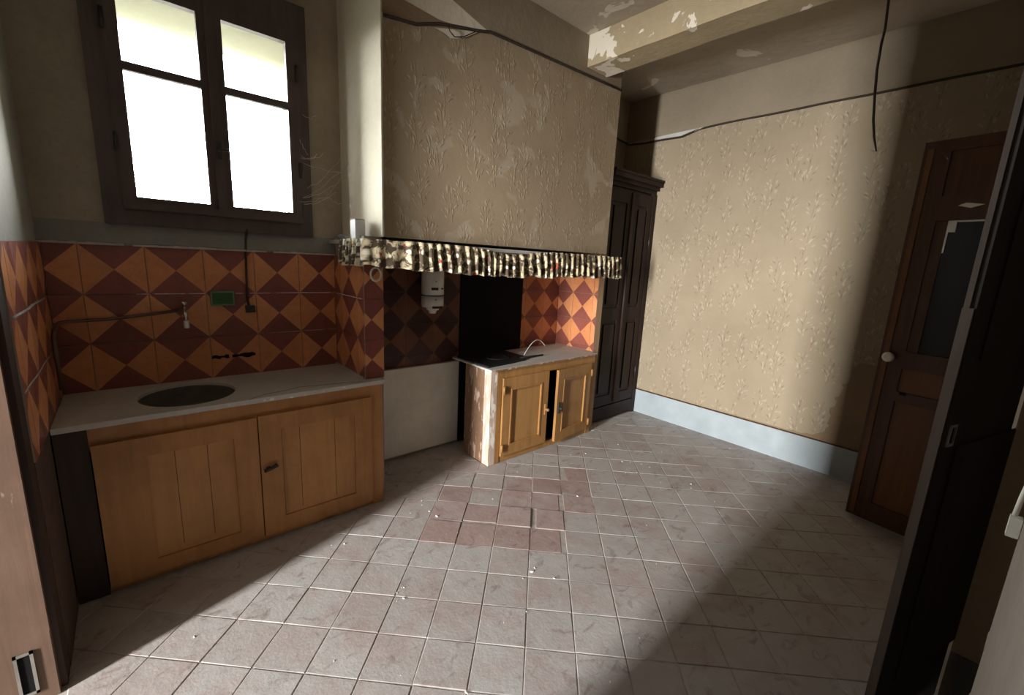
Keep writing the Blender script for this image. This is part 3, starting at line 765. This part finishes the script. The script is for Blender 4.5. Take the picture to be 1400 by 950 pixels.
bm = BM(); lathe(bm, [(0.0, 0.004), (0.022, 0.004), (0.024, 0.0)], (cx, cy, zb - 0.094), (0, 0, 1), 16)
mk('drain', bm, 'steel', wt)
bm = BM()
pp = [(0.38, SY - 0.001), (0.47, SY + 0.05), (0.55, SY + 0.06), (0.64, SY + 0.09), (0.70, SY + 0.075), (0.86, SY + 0.045), (0.95, SY + 0.02)]
for a, b in zip(pp, pp[1:]):
    prism(bm, [(a[0], a[1]), (b[0], b[1]), (b[0], b[1] + 0.003), (a[0], a[1] + 0.003)], lambda p: (p[0], p[1], zt - 0.0005), lambda p: (p[0], p[1], zt + 0.0006))
mk('crack', bm, 'soot', wt)
bm = BM()
for k in range(16):
    x = random.uniform(0.30, 0.98); bmesh.ops.create_icosphere(bm, subdivisions=1, radius=random.uniform(0.003, 0.007), matrix=Matrix.Translation((x, SY - 0.004, 0.772 + random.uniform(-0.006, 0.01))) @ Matrix.Diagonal((2, 0.6, 0.8, 1)))
o = mk('chipped_edge', bm, 'crumb', wt); o['kind'] = 'stuff'

# tap with the pipe along the wall
tap = thing('wall_tap', (0.195, YW - 0.03, 1.10), 'small chrome tap on a thin pipe running along the tiled wall above the basin', 'tap')
bm = BM()
tube(bm, [(XL + 0.026, 2.62, 0.86), (XL + 0.026, 2.62, 1.09), (XL + 0.028, 2.66, 1.118), (XL + 0.03, YW - 0.055, 1.128), (XL + 0.055, YW - 0.030, 1.132), (-0.10, YW - 0.026, 1.135), (0.19, YW - 0.026, 1.168)], 0.008, 8)
mk('pipe', bm, 'pipe', tap, smooth=True)
bm = BM(); tube(bm, [(0.17, YW - 0.026, 1.166), (0.20, YW - 0.028, 1.172), (0.20, YW - 0.075, 1.172), (0.20, YW - 0.10, 1.155), (0.20, YW - 0.105, 1.105)], [0.010, 0.013, 0.011, 0.010, 0.010], 10)
mk('spout', bm, 'chrome', tap)
bm = BM(); lathe(bm, [(0.007, 0), (0.007, 0.03), (0.016, 0.033), (0.016, 0.043), (0, 0.046)], (0.20, YW - 0.065, 1.172), (0, 0, 1), 10)
mk('tap_handle', bm, 'chrome', tap)
bm = BM(); lathe(bm, [(0.012, 0), (0.012, -0.035), (0.009, -0.04), (0, -0.04)], (0.20, YW - 0.105, 1.125), (0, 0, 1), 10)
mk('nozzle', bm, 'white_plastic', tap)

soap = thing('soap_dish', (0.373, YW - 0.03, 1.19), 'green plastic soap dish fixed to the red and orange tiles', 'soap dish')
bm = BM(); box(bm, 0.318, 0.428, YW - 0.034, YW - 0.0105, 1.188, 1.266)
mk('rim', bm, 'green_rim', soap, bevel=0.008)
bm = BM(); box(bm, 0.326, 0.420, YW - 0.038, YW - 0.020, 1.197, 1.258)
mk('tray', bm, 'green', soap, bevel=0.006)

bm = BM(); tube(bm, [(0.505, YW - 0.060, 1.60), (0.502, YW - 0.030, 1.545), (0.500, YW - 0.020, 1.48), (0.496, YW - 0.018, 1.35), (0.492, YW - 0.018, 1.24), (0.497, YW - 0.018, 1.17)], 0.006, 7)
cb = tag(mk('wall_cable', bm, 'cord'), 'dark cable hanging from the window sill down the tiles beside the soap dish', 'cable')
bm = BM(); box(bm, 0.48, 0.525, YW - 0.030, YW - 0.0105, 1.145, 1.185)
mk('junction_box', bm, 'dark_metal', cb, bevel=0.004)

# ---------------------------------------------------------------- niche: white board and canister
bm = BM(); box(bm, 1.11, 1.925, YW - 0.042, YW - 0.014, 0.03, 0.70)
tag(mk('white_board', bm, 'white_board', bevel=0.002), 'soiled white board standing in the niche between the two cupboards', 'board')
can = thing('water_filter', (1.622, 2.70, 1.11), 'white cylindrical canister hanging under the floral mantel ruffle', 'canister')
bm = BM(); lathe(bm, [(0, 1.55), (0.078, 1.55), (0.079, 1.243), (0.075, 1.240), (0, 1.240)], (1.622, 2.70, 0), (0, 0, 1), 24)
mk('body', bm, 'white_enamel', can)
bm = BM(); lathe(bm, [(0, 1.236), (0.079, 1.236), (0.079, 1.165), (0.070, 1.152), (0, 1.150)], (1.622, 2.70, 0), (0, 0, 1), 24)
mk('cap', bm, 'white_enamel', can)
bm = BM(); lathe(bm, [(0, 1.242), (0.081, 1.242), (0.081, 1.235), (0, 1.235)], (1.622, 2.70, 0), (0, 0, 1), 24)
mk('seam', bm, 'black_rubber', can)
bm = BM(); lathe(bm, [(0, 1.152), (0.045, 1.152), (0.045, 1.135), (0.030, 1.128), (0.024, 1.108), (0, 1.108)], (1.622, 2.70, 0), (0, 0, 1), 18)
mk('outlet', bm, 'porcelain', can)
bm = BM()
def cyl_patch(a0, a1, z0, z1, r=0.0805):
    n = 5; P = [(1.622 + r * math.cos(a0 + (a1 - a0) * k / n), 2.70 + r * math.sin(a0 + (a1 - a0) * k / n)) for k in range(n + 1)]
    for p, q in zip(P, P[1:]): bm.faces.new([bm.verts.new((*p, z0)), bm.verts.new((*q, z0)), bm.verts.new((*q, z1)), bm.verts.new((*p, z1))])
D_ = math.radians
for q in ((232, 268, 1.278, 1.296), (285, 305, 1.284, 1.294), (238, 300, 1.150, 1.166), (252, 259, 1.208, 1.216), (252, 258, 1.335, 1.341)):
    bm = BM(); cyl_patch(D_(q[0]), D_(q[1]), q[2], q[3]); mk('dark_clip', bm, 'black_rubber', can)
bm = BM(); box(bm, 1.59, 1.655, 2.77, YW, 1.30, 1.50); mk('bracket', bm, 'dark_metal', can)

# ---------------------------------------------------------------- stove cupboard
SX0, SX1, STY, STZ = 1.88, 3.055, 2.312, 0.742
st = thing('stove_cabinet', (2.46, 2.56, 0), 'honey coloured wooden cupboard with two moulded doors and flaking white corner post', 'cabinet')
bm = BM(); box(bm, SX0, SX0 + 0.02, STY + 0.075, 2.63, 0, STZ - 0.014); mk('side_panel', bm, 'stove_side', st)
bm = BM(); box(bm, SX0 - 0.004, SX0 + 0.055, STY, STY + 0.075, 0, STZ - 0.014); mk('corner_post', bm, 'stove_post', st, bevel=0.006)
bm = BM()
box(bm, SX0 + 0.055, SX0 + 0.098, STY, STY + 0.03, 0, STZ - 0.014); box(bm, SX1 - 0.055, SX1, STY, STY + 0.03, 0, STZ - 0.014)
box(bm, SX0 + 0.098, SX1 - 0.055, STY, STY + 0.03, 0.655, STZ - 0.014); box(bm, SX0 + 0.098, SX1 - 0.055, STY + 0.004, STY + 0.03, 0, 0.05)
mk('face_frame', bm, 'stove_wood', st, bevel=0.003)
bm = BM(); box(bm, SX1 - 0.02, SX1, STY + 0.03, RYF - 0.002, 0, STZ - 0.03); mk('side_panel', bm, 'stove_wood', st)
bm = BM(); box(bm, SX0 + 0.03, SX1 - 0.03, STY + 0.10, STY + 0.11, 0.0, STZ - 0.04); mk('dark_interior', bm, 'soot', st)  # black sheet behind the doors, painted shade of the cupboard inside
Ts = Matrix.Translation((0, STY - 0.016, 0))
d1 = panel_door('door', st, 1.985, 2.462, 0.052, 0.662, 0.075, ['stove_wood', 'stove_panel', 'stove_wood'], Ts, 0.024, rails=(0.075, 0.085))
ang = math.radians(-5)
Th = Matrix.Translation((2.998, STY - 0.016, 0)) @ Matrix.Rotation(-ang, 4, 'Z') @ Matrix.Translation((-2.998, 0, 0))
d2 = panel_door('door', st, 2.528, 2.998, 0.052, 0.662, 0.075, ['stove_wood', 'stove_panel', 'stove_wood'], Th, 0.024, rails=(0.075, 0.085))
for d, u, T in ((d1, 2.437, Ts), (d2, 2.550, Th)):
    bm = BM(); box(bm, u - 0.011, u + 0.011, -0.012, 0.0, 0.30, 0.39, T=T)
    lathe(bm, [(0.012, 0), (0.010, 0.012), (0.014, 0.018), (0.010, 0.028), (0, 0.03)], T @ Vector((u, -0.012, 0.345)), (0, -1, 0), 10)
    mk('knob', bm, 'stove_wood' if d is d1 else 'dark_metal', d)
for d, u, T in ((d1, 1.985, Ts), (d2, 2.998, Th)):
    for z in (0.12, 0.575):
        bm = BM(); tube(bm, [T @ Vector((u, -0.008, z - 0.03)), T @ Vector((u, -0.008, z + 0.03))], 0.010, 8)
        mk('hinge', bm, 'stove_wood', d)
bm = BM()
box(bm, SX0 - 0.02, SX1 + 0.005, STY - 0.018, RYF - 0.012, STZ - 0.013, STZ)
box(bm, SX0 - 0.02, RX0 - 0.012, RYF - 0.012, YW - 0.045, STZ - 0.013, STZ)
swt = tag(mk('stove_worktop', bm, 'counter'), 'grey stone slab worktop on the honey coloured cupboard', 'worktop')
bm = BM(); box(bm, SX0 - 0.020, SX1 + 0.005, STY - 0.024, STY - 0.018, STZ - 0.013, STZ - 0.004); mk('edge_strip', bm, 'stove_side', swt)
hob = thing('hob_plate', (2.14, 2.58, STZ), 'black iron hob plate lying on the left of the grey stone worktop', 'hob')
bm = BM(); prism(bm, [(1.885, 2.355), (2.10, 2.375), (2.30, 2.405), (2.36, 2.46), (2.36, 2.76), (1.885, 2.76)], lambda p: (*p, STZ), lambda p: (*p, STZ + 0.012)); mk('plate', bm, 'iron', hob, bevel=0.003)
bm = BM(); tube(bm, [(2.28, 2.45, STZ + 0.012), (2.42, 2.455, STZ + 0.011), (2.54, 2.46, STZ + 0.009)], [0.010, 0.009, 0.0075], 8); mk('handle', bm, 'iron', hob)
bm = BM()
lathe(bm, [(0.105, 0), (0.105, 0.006), (0.080, 0.008), (0.078, 0.004), (0.03, 0.004), (0.028, 0.008), (0, 0.008)], (2.13, 2.58, STZ + 0.012), (0, 0, 1), 24); mk('ring', bm, 'iron', hob)
bm = BM()
arc = [(2.375 + 0.30 * t, 2.515 + 0.05 * t, STZ + 0.006 + 0.115 * math.sin(math.pi * (0.02 + 0.86 * t))) for t in [k / 14 for k in range(15)]]
tube(bm, arc, 0.0032, 6)
tag(mk('wire_hoop', bm, 'flap'), 'thin pale bent wire hoop standing on the grey worktop beside the hob plate', 'wire')

# ---------------------------------------------------------------- mantel shelf, ruffle, things on the shelf
bm = BM()
prism(bm, [(0.955, YW - 0.002), (0.955, 2.232), (3.135, 2.232), (3.135, 2.36), (3.16, 2.36), (3.16, YW - 0.002)][:4] + [(3.135, YW - 0.002)], lambda p: (*p, 1.556), lambda p: (*p, 1.578))
shelf = tag(mk('mantel_shelf', bm, 'shelf', bevel=0.003), 'greyed white mantel shelf running around the chimney hood', 'shelf')
bm = BM()
path = []
def seg(a, b, n):
    for k in range(n): path.append((a[0] + (b[0] - a[0]) * k / n, a[1] + (b[1] - a[1]) * k / n))
seg((0.948, 2.56), (0.948, 2.235), 70); seg((0.948, 2.224), (3.145, 2.224), 520); seg((3.145, 2.224), (3.145, 2.32), 20)
rows = 9; grid = []; uvs = {}
s = 0.0
ph = 0.0
for i, p in enumerate(path):
    if i: s += math.dist(path[i - 1], p)
    a = path[max(i - 1, 0)]; b = path[min(i + 1, len(path) - 1)]
    tx, ty = b[0] - a[0], b[1] - a[1]; L = math.hypot(tx, ty) or 1; nx, ny = ty / L, -tx / L
    x = p[0]
    front = p[1] < 2.23
    tightness = 1.0
    if front and 0.95 < x < 1.16: tightness = 0.35
    freq = 42 + 30 * noise.noise(Vector((s * 3.1, 0, 0)))
    ph += freq * 2.4 * (math.dist(path[i - 1], p) if i else 0)
    dip = 0.034 * math.exp(-((x - 1.92) / 0.22) ** 2) if front else 0
    zt_ = 1.580 - dip + 0.006 * noise.noise(Vector((s * 22, 3, 0)))
    zb_ = 1.440 - 0.040 * min(1, max(0, (x - 0.95) / 0.8)) + 0.012 * noise.noise(Vector((s * 7, 9, 0))) + 0.005 * math.sin(ph * 0.5)
    if front and 2.35 < x: zb_ += 0.006
    col = []
    for r in range(rows):
        t = r / (rows - 1)
        d = tightness * (0.003 + 0.016 * t ** 0.7) * (math.sin(ph + 0.5 * math.sin(t * 3 + s * 9)) + 0.4 * noise.noise(Vector((s * 40, t * 3, 1)))) + 0.020 * tightness + 0.003
        v = bm.verts.new((p[0] + nx * d, p[1] + ny * d, zt_ + (zb_ - zt_) * t)); uvs[v] = (s * 1.25, t * 0.15)
        col.append(v)
    grid.append(col)
uvl = bm.loops.layers.uv.new('UVMap')
for a, b in zip(grid, grid[1:]):
    for r in range(rows - 1):
        f = bm.faces.new((a[r], a[r + 1], b[r + 1], b[r])); f.smooth = True
for f in bm.faces:
    for l in f.loops: l[uvl].uv = uvs[l.vert]
rf = mk('mantel_ruffle', bm, 'cloth'); tag(rf, 'gathered floral cloth ruffle in cream, brown and red along the mantel shelf edge', 'ruffle')
md = rf.modifiers.new('thickness', 'SOLIDIFY'); md.thickness = 0.0018; md.offset = 0
pkt = thing('card_box', (0.985, 2.60, 1.578), 'small upright white box on the left end of the mantel shelf', 'box')
bm = BM(); box(bm, 0.964, 1.020, 2.43, 2.50, 1.578, 1.685); mk('carton', bm, 'box_white', pkt, bevel=0.002)
bm = BM(); box(bm, 0.966, 1.018, 2.432, 2.498, 1.685, 1.690); mk('lid', bm, 'box_grey', pkt)
bm = BM(); lathe(bm, [(0, 0), (0.032, 0), (0.038, 0.010), (0.036, 0.024), (0.020, 0.034), (0, 0.037)], (0.995, 2.68, 1.578), (0, 0, 1), 18)
tag(mk('shallow_tin', bm, 'tin'), 'small rounded grey tin behind the white box on the mantel shelf', 'tin')
ring = BM()
c0 = Vector((1.02, 2.30, 1.395))
tube(ring, [(c0.x + 0.030 * math.cos(a), c0.y - 0.004, c0.z + 0.036 * math.sin(a)) for a in [2 * math.pi * k / 20 for k in range(21)]], 0.0055, 7, cap=False)
tube(ring, [(c0.x, c0.y - 0.004, c0.z + 0.036), (c0.x, c0.y - 0.002, 1.50), (c0.x, c0.y, 1.556)], 0.003, 6)
tag(mk('hanging_ring', ring, 'white_enamel'), 'small pale ring hanging below the left corner of the mantel shelf', 'ring')

# ---------------------------------------------------------------- dark armoire in the corner
AX0, AX1, AY = 3.165, 3.93, 2.42
arm = thing('armoire', (3.55, 2.62, 0), 'tall dark walnut armoire with moulded cornice wedged between chimney and right wall', 'wardrobe')
bm = BM(); box(bm, AX0, AX1, AY + 0.02, YW - 0.02, 0.0, 2.24); mk('carcass', bm, 'armoire', arm, bevel=0.004)
bm = BM()
for (d, z0, z1) in ((0.02, 2.20, 2.235), (0.05, 2.235, 2.265), (0.085, 2.265, 2.305), (0.095, 2.305, 2.325)):
    box(bm, AX0, AX1 + 0.012, AY + 0.02 - d, YW - 0.02, z0, z1)
mk('cornice', bm, 'armoire', arm, bevel=0.006)
Ta = Matrix.Translation((0, AY - 0.004, 0))
for (u0, u1) in ((AX0 + 0.01, 3.545), (3.555, AX1 - 0.05)):
    bm = BM(); st_ = 0.075
    box(bm, u0, u0 + st_, 0, 0.024, 0.16, 2.18, T=Ta); box(bm, u1 - st_, u1, 0, 0.024, 0.16, 2.18, T=Ta)
    for z0, z1 in ((0.16, 0.26), (1.00, 1.12), (2.07, 2.18)): box(bm, u0 + st_, u1 - st_, 0, 0.024, z0, z1, T=Ta)
    d = mk('door', bm, 'armoire', arm, bevel=0.003)
    for z0, z1 in ((0.26, 1.00), (1.12, 2.07)):
        boxo('panel', (u0 + st_ + 0.002, u1 - st_ - 0.002, 0.010, 0.022, z0, z1), 'armoire', d, T=Ta)
        bm = BM(); box(bm, u0 + st_ + 0.03, u1 - st_ - 0.03, -0.002, 0.012, z0 + 0.035, z1 - 0.035, T=Ta); mk('raised_field', bm, 'armoire', d, bevel=0.008)
    for z in (0.45, 1.75):
        bm = BM(); tube(bm, [(u1 + 0.002, AY - 0.008, z - 0.06), (u1 + 0.002, AY - 0.008, z + 0.06)], 0.009, 8)
        mk('hinge', bm, 'dark_metal', d)
bm = BM(); tube(bm, [(3.55, AY - 0.012, 0.18), (3.55, AY - 0.012, 2.17)], 0.016, 10); mk('centre_bead', bm, 'armoire', arm)
bm = BM(); box(bm, AX1 - 0.05, AX1, AY - 0.010, AY + 0.02, 0.0, 2.20); mk('stile', bm, 'armoire', arm, bevel=0.006)
bm = BM(); box(bm, AX0, AX1 - 0.05, AY - 0.008, AY + 0.02, 0.02, 0.15); mk('plinth', bm, 'armoire', arm, bevel=0.006)

# ---------------------------------------------------------------- brown door standing open on the right
E0 = Vector((3.362, 0.443)); E1 = Vector((3.272, -0.080)); dv = (E1 - E0).normalized()
Tb = Matrix(((dv.x, dv.y * -1, 0, E0.x), (dv.y, dv.x, 0, E0.y), (0, 0, 1, 0), (0, 0, 0, 1)))
# local x along the leaf from its free edge, local -y towards the room: make sure -y points to -X
if (Tb @ Vector((0, -1, 0)) - Tb @ Vector((0, 0, 0))).x > 0:
    Tb = Matrix(((dv.x, dv.y, 0, E0.x), (dv.y, -dv.x, 0, E0.y), (0, 0, 1, 0), (0, 0, 0, 1)))
LW, LH = (E1 - E0).length, 2.25
door1 = strempty('door_1', (E1.x, E1.y, 0), 'brown panelled door with a dark glass pane and white knob, open beside the wallpaper')
bm = BM(); s_ = 0.115
box(bm, 0, s_, 0, 0.04, 0.02, LH, T=Tb); box(bm, LW - 0.08, LW, 0, 0.04, 0.02, LH, T=Tb)
for z0, z1 in ((0.02, 0.14), (0.80, 0.86), (1.00, 1.10), (1.83, 1.96), (2.19, LH)): box(bm, s_, LW - 0.08, 0, 0.04, z0, z1, T=Tb)
mk('leaf_frame', bm, 'door_brown', door1, bevel=0.004)
boxo('panel', (s_, LW - 0.08, 0.012, 0.03, 0.14, 0.80), 'door_panel', door1, T=Tb)
boxo('panel', (s_, LW - 0.08, 0.012, 0.03, 0.86, 1.00), 'door_panel', door1, T=Tb)
boxo('panel', (s_, LW - 0.08, 0.012, 0.03, 1.96, 2.19), 'door_brown', door1, T=Tb)
boxo('pane', (s_ + 0.05, LW - 0.08, 0.016, 0.022, 1.10, 1.83), 'pane_dark', door1, T=Tb)
boxo('panel', (s_, s_ + 0.05, 0.010, 0.03, 1.10, 1.83), 'door_brown', door1, T=Tb)
boxo('edge_moulding', (0.018, 0.045, -0.008, 0.0, 0.04, LH - 0.04), 'door_panel', door1, 0.004, T=Tb)
bm = BM(); box(bm, s_ + 0.05, s_ + 0.058, 0.008, 0.016, 1.66, 1.83, T=Tb); box(bm, s_ + 0.05, LW - 0.08, 0.008, 0.016, 1.822, 1.83, T=Tb); box(bm, s_ + 0.052, s_ + 0.085, 0.006, 0.016, 1.77, 1.825, T=Tb)
mk('glass_bead', bm, 'steel', door1)
bm = BM(); lathe(bm, [(0.012, 0), (0.010, 0.02), (0.026, 0.032), (0.030, 0.045), (0.022, 0.058), (0, 0.062)], Tb @ Vector((0.055, 0, 1.06)), (Tb.to_3x3() @ Vector((0, -1, 0))), 16)
mk('knob', bm, 'porcelain', door1)
bm = BM(); box(bm, 0.13, 0.16, -0.002, 0.002, 0.845, 0.86, T=Tb); mk('keyhole', bm, 'soot', door1)
bm = BM(); prism(bm, [(0.19, 1.905), (0.22, 1.918), (0.29, 1.905), (0.24, 1.89)], lambda p: Tb @ Vector((p[0], -0.003, p[1])), lambda p: Tb @ Vector((p[0], 0.001, p[1]))); mk('paint_chip', bm, 'white_plastic', door1)

# ---------------------------------------------------------------- blackened door, nearly closed, seen along its face
F0 = Vector((1.62, 0.048)); F1 = Vector((2.095, -0.085)); fv = (F1 - F0).normalized(); fn = Vector((-fv.y, fv.x))
def Tc(u, d, z): return Vector((F0.x + fv.x * u + fn.x * d, F0.y + fv.y * u + fn.y * d, z))
def boxc(bm, u0, u1, d0, d1, z0, z1):
    Tm = Matrix(((fv.x, fn.x, 0, F0.x), (fv.y, fn.y, 0, F0.y), (0, 0, 1, 0), (0, 0, 0, 1))); box(bm, u0, u1, d0, d1, z0, z1, T=Tm)
door2 = strempty('door_2', (F1.x, F1.y, 0), 'blackened plank door standing ajar at the right edge')
FL = (F1 - F0).length
bm = BM(); boxc(bm, 0.008, FL, 0, 0.026, 0.015, 2.32); mk('leaf', bm, 'door_dark', door2, bevel=0.003)
bm = BM(); boxc(bm, 0.0, 0.008, 0.002, 0.025, 0.015, 1.44); boxc(bm, 0.003, 0.008, 0.012, 0.024, 1.44, 2.32); mk('worn_edge', bm, 'door_edge', door2, bevel=0.002)  # edge coloured lighter than the leaf, standing in for light falling on it
bm = BM()
for u0, u1, z0, z1 in ((0.10, 0.62, 1.30, 2.1), (0.10, 0.62, 0.25, 1.05)):
    boxc(bm, u0, u1, -0.006, 0.0, z0, z1)
mk('panel', bm, 'door_dark', door2, bevel=0.005)
bm = BM()
u = 0.045
for (a, b, z0, z1) in ((u - 0.014, u - 0.008, 1.058, 1.122), (u + 0.016, u + 0.022, 1.058, 1.122), (u - 0.014, u + 0.022, 1.058, 1.066), (u - 0.014, u + 0.022, 1.114, 1.122)): boxc(bm, a, b, -0.005, 0, z0, z1)
mk('keyhole_plate', bm, 'steel', door2)
bm = BM(); boxc(bm, u - 0.008, u + 0.016, -0.001, 0.001, 1.066, 1.114); mk('keyhole', bm, 'soot', door2)

# ---------------------------------------------------------------- frame of the left doorway
door3 = strempty('door_3', (XL, DY1, 0), 'salmon painted frame of the left doorway with a steel strike plate')
bm = BM(); box(bm, XL - 0.16, XL - 0.012, DY1, DY1 + 0.028, 0, DZ); mk('post', bm, 'post', door3, bevel=0.003)
bm = BM(); box(bm, XL - 0.16, XL + 0.004, DY1 + 0.028, DY1 + 0.112, 0, DZ); mk('casing', bm, 'casing_dark', door3, bevel=0.004)
bm = BM(); box(bm, XL - 0.16, XL, DY0, DY1, DZ - 0.03, DZ); mk('head', bm, 'post', door3)
bm = BM(); box(bm, XL - 0.16, XL, DY0, DY0 + 0.028, 0, DZ - 0.03); mk('post', bm, 'post', door3)
boxo('bead', (XL - 0.018, XL - 0.010, DY1 - 0.004, DY1, 0.25, DZ - 0.03), 'post', door3, 0.001)
bm = BM()
for (a, b, z0, z1) in ((-0.098, -0.090, 0.04, 0.20), (-0.062, -0.054, 0.04, 0.20), (-0.098, -0.054, 0.04, 0.05), (-0.098, -0.054, 0.19, 0.20)):
    box(bm, XL + a, XL + b, DY1 - 0.005, DY1, z0, z1)
mk('strike_plate', bm, 'steel', door3)
bm = BM(); box(bm, XL - 0.090, XL - 0.062, DY1 - 0.001, DY1 + 0.002, 0.05, 0.19); mk('strike_hole', bm, 'soot', door3)

# ---------------------------------------------------------------- plug on the near wall, hanging cord, crumbs
plug = thing('wall_plug', (1.205, YF + 0.006, 1.03), 'white plug with a white cable at the broken plaster edge on the right', 'plug')
bm = BM(); box(bm, 1.192, 1.212, YF + 0.001, YF + 0.017, 1.042, 1.080); mk('body', bm, 'white_plastic', plug, bevel=0.005)
bm = BM(); tube(bm, [(1.20, YF + 0.012, 1.083), (1.20, YF + 0.010, 1.12), (1.19, YF + 0.006, 1.18), (1.18, YF + 0.008, 1.30), (1.17, YF + 0.008, 1.6)], 0.004, 7); mk('cable', bm, 'white_plastic', plug)

bm = BM()
def along(u, v, d):
    q = Vector([R[0][i] * (u - 700) / F_PX + R[1][i] * (v - 475) / F_PX + R[2][i] for i in range(3)])
    return q * (d / math.hypot(q.x, q.y)) + Vector((0, 0, CAMZ))
pts = [along(u, v, 2.75) for u, v in ((1215, 0), (1210, 40), (1205, 60), (1199, 95), (1196, 130), (1194, 165), (1195, 188), (1198, 207))]
t0 = pts[0]; pts = [Vector((t0.x + 0.01, t0.y, ZC)), Vector((t0.x + 0.004, t0.y, (ZC + t0.z) / 2))] + pts
tube(bm, pts, [0.0055] * (len(pts) - 2) + [0.005, 0.003], 7)
hc = tag(mk('ceiling_cable', bm, 'cord'), 'dark frayed cord dangling from the ceiling in front of the right wall', 'cord')
bm = BM(); box(bm, t0.x - 0.01, t0.x + 0.03, t0.y - 0.02, t0.y + 0.02, ZC - 0.012, ZC); mk('ceiling_hook', bm, 'dark_metal', hc)

bm = BM()
for k in range(90):
    x, y = random.uniform(-0.1, 3.4), random.uniform(0.25, 2.2)
    if k < 34:
        x, y = fl(*random.choice([(400, 760), (440, 745), (740, 800), (565, 705), (600, 700), (700, 830), (860, 880), (930, 660), (960, 900), (720, 765), (870, 640), (660, 640), (520, 820)]))
        x += random.uniform(-0.12, 0.12); y += random.uniform(-0.12, 0.12)
        y = min(y, 2.24)
    r = random.choice([0.0018, 0.0022, 0.003, 0.004]) if k > 2 else 0.007
    bmesh.ops.create_icosphere(bm, subdivisions=1, radius=r, matrix=Matrix.Translation((x, y, r * 0.45)) @ Matrix.Rotation(random.uniform(0, 3), 4, 'Z') @ Matrix.Diagonal((random.uniform(0.8, 2.2), 0.8, 0.6, 1)))
o = tag(mk('plaster_crumbs', bm, 'crumb', origin=(1.5, 1.3, 0)), 'white plaster crumbs scattered over the tiled floor', 'debris'); o['kind'] = 'stuff'

# ---------------------------------------------------------------- outside the window
g = struct(boxo('ground_outside', (-40, 40, YW + T_ + 1.0, 90, -4.2, -4.0), 'field'))
tree = thing('tree', (-0.35, 14.0, -4.0), 'pale leafy tree seen faintly through the lower left window pane', 'tree')
bm = BM(); tube(bm, [(-0.35, 14, -4.0), (-0.3, 14, -1), (-0.4, 14.05, 2.0)], [0.22, 0.16, 0.06], 8); mk('trunk', bm, 'bark', tree)
bm = BM()
for k in range(1500):
    while True:
        p = Vector((random.uniform(-1, 1), random.uniform(-1, 1), random.uniform(-1, 1)))
        if p.length < 1: break
    q = Vector((-0.35 + p.x * 1.0, 14 + p.y * 1.1, 2.0 + p.z * 1.7))
    m = Matrix.Translation(q) @ Matrix.Rotation(random.uniform(0, 6), 4, (random.random(), random.random(), random.random() + .01))
    v = [bm.verts.new(m @ Vector(c)) for c in ((-0.06, 0, 0), (0, 0.03, 0.01), (0.07, 0, 0), (0, -0.03, 0.01))]
    bm.faces.new(v)
o = mk('foliage', bm, 'leaf', tree); o['kind'] = 'stuff'
print('tiles', n_tiles)
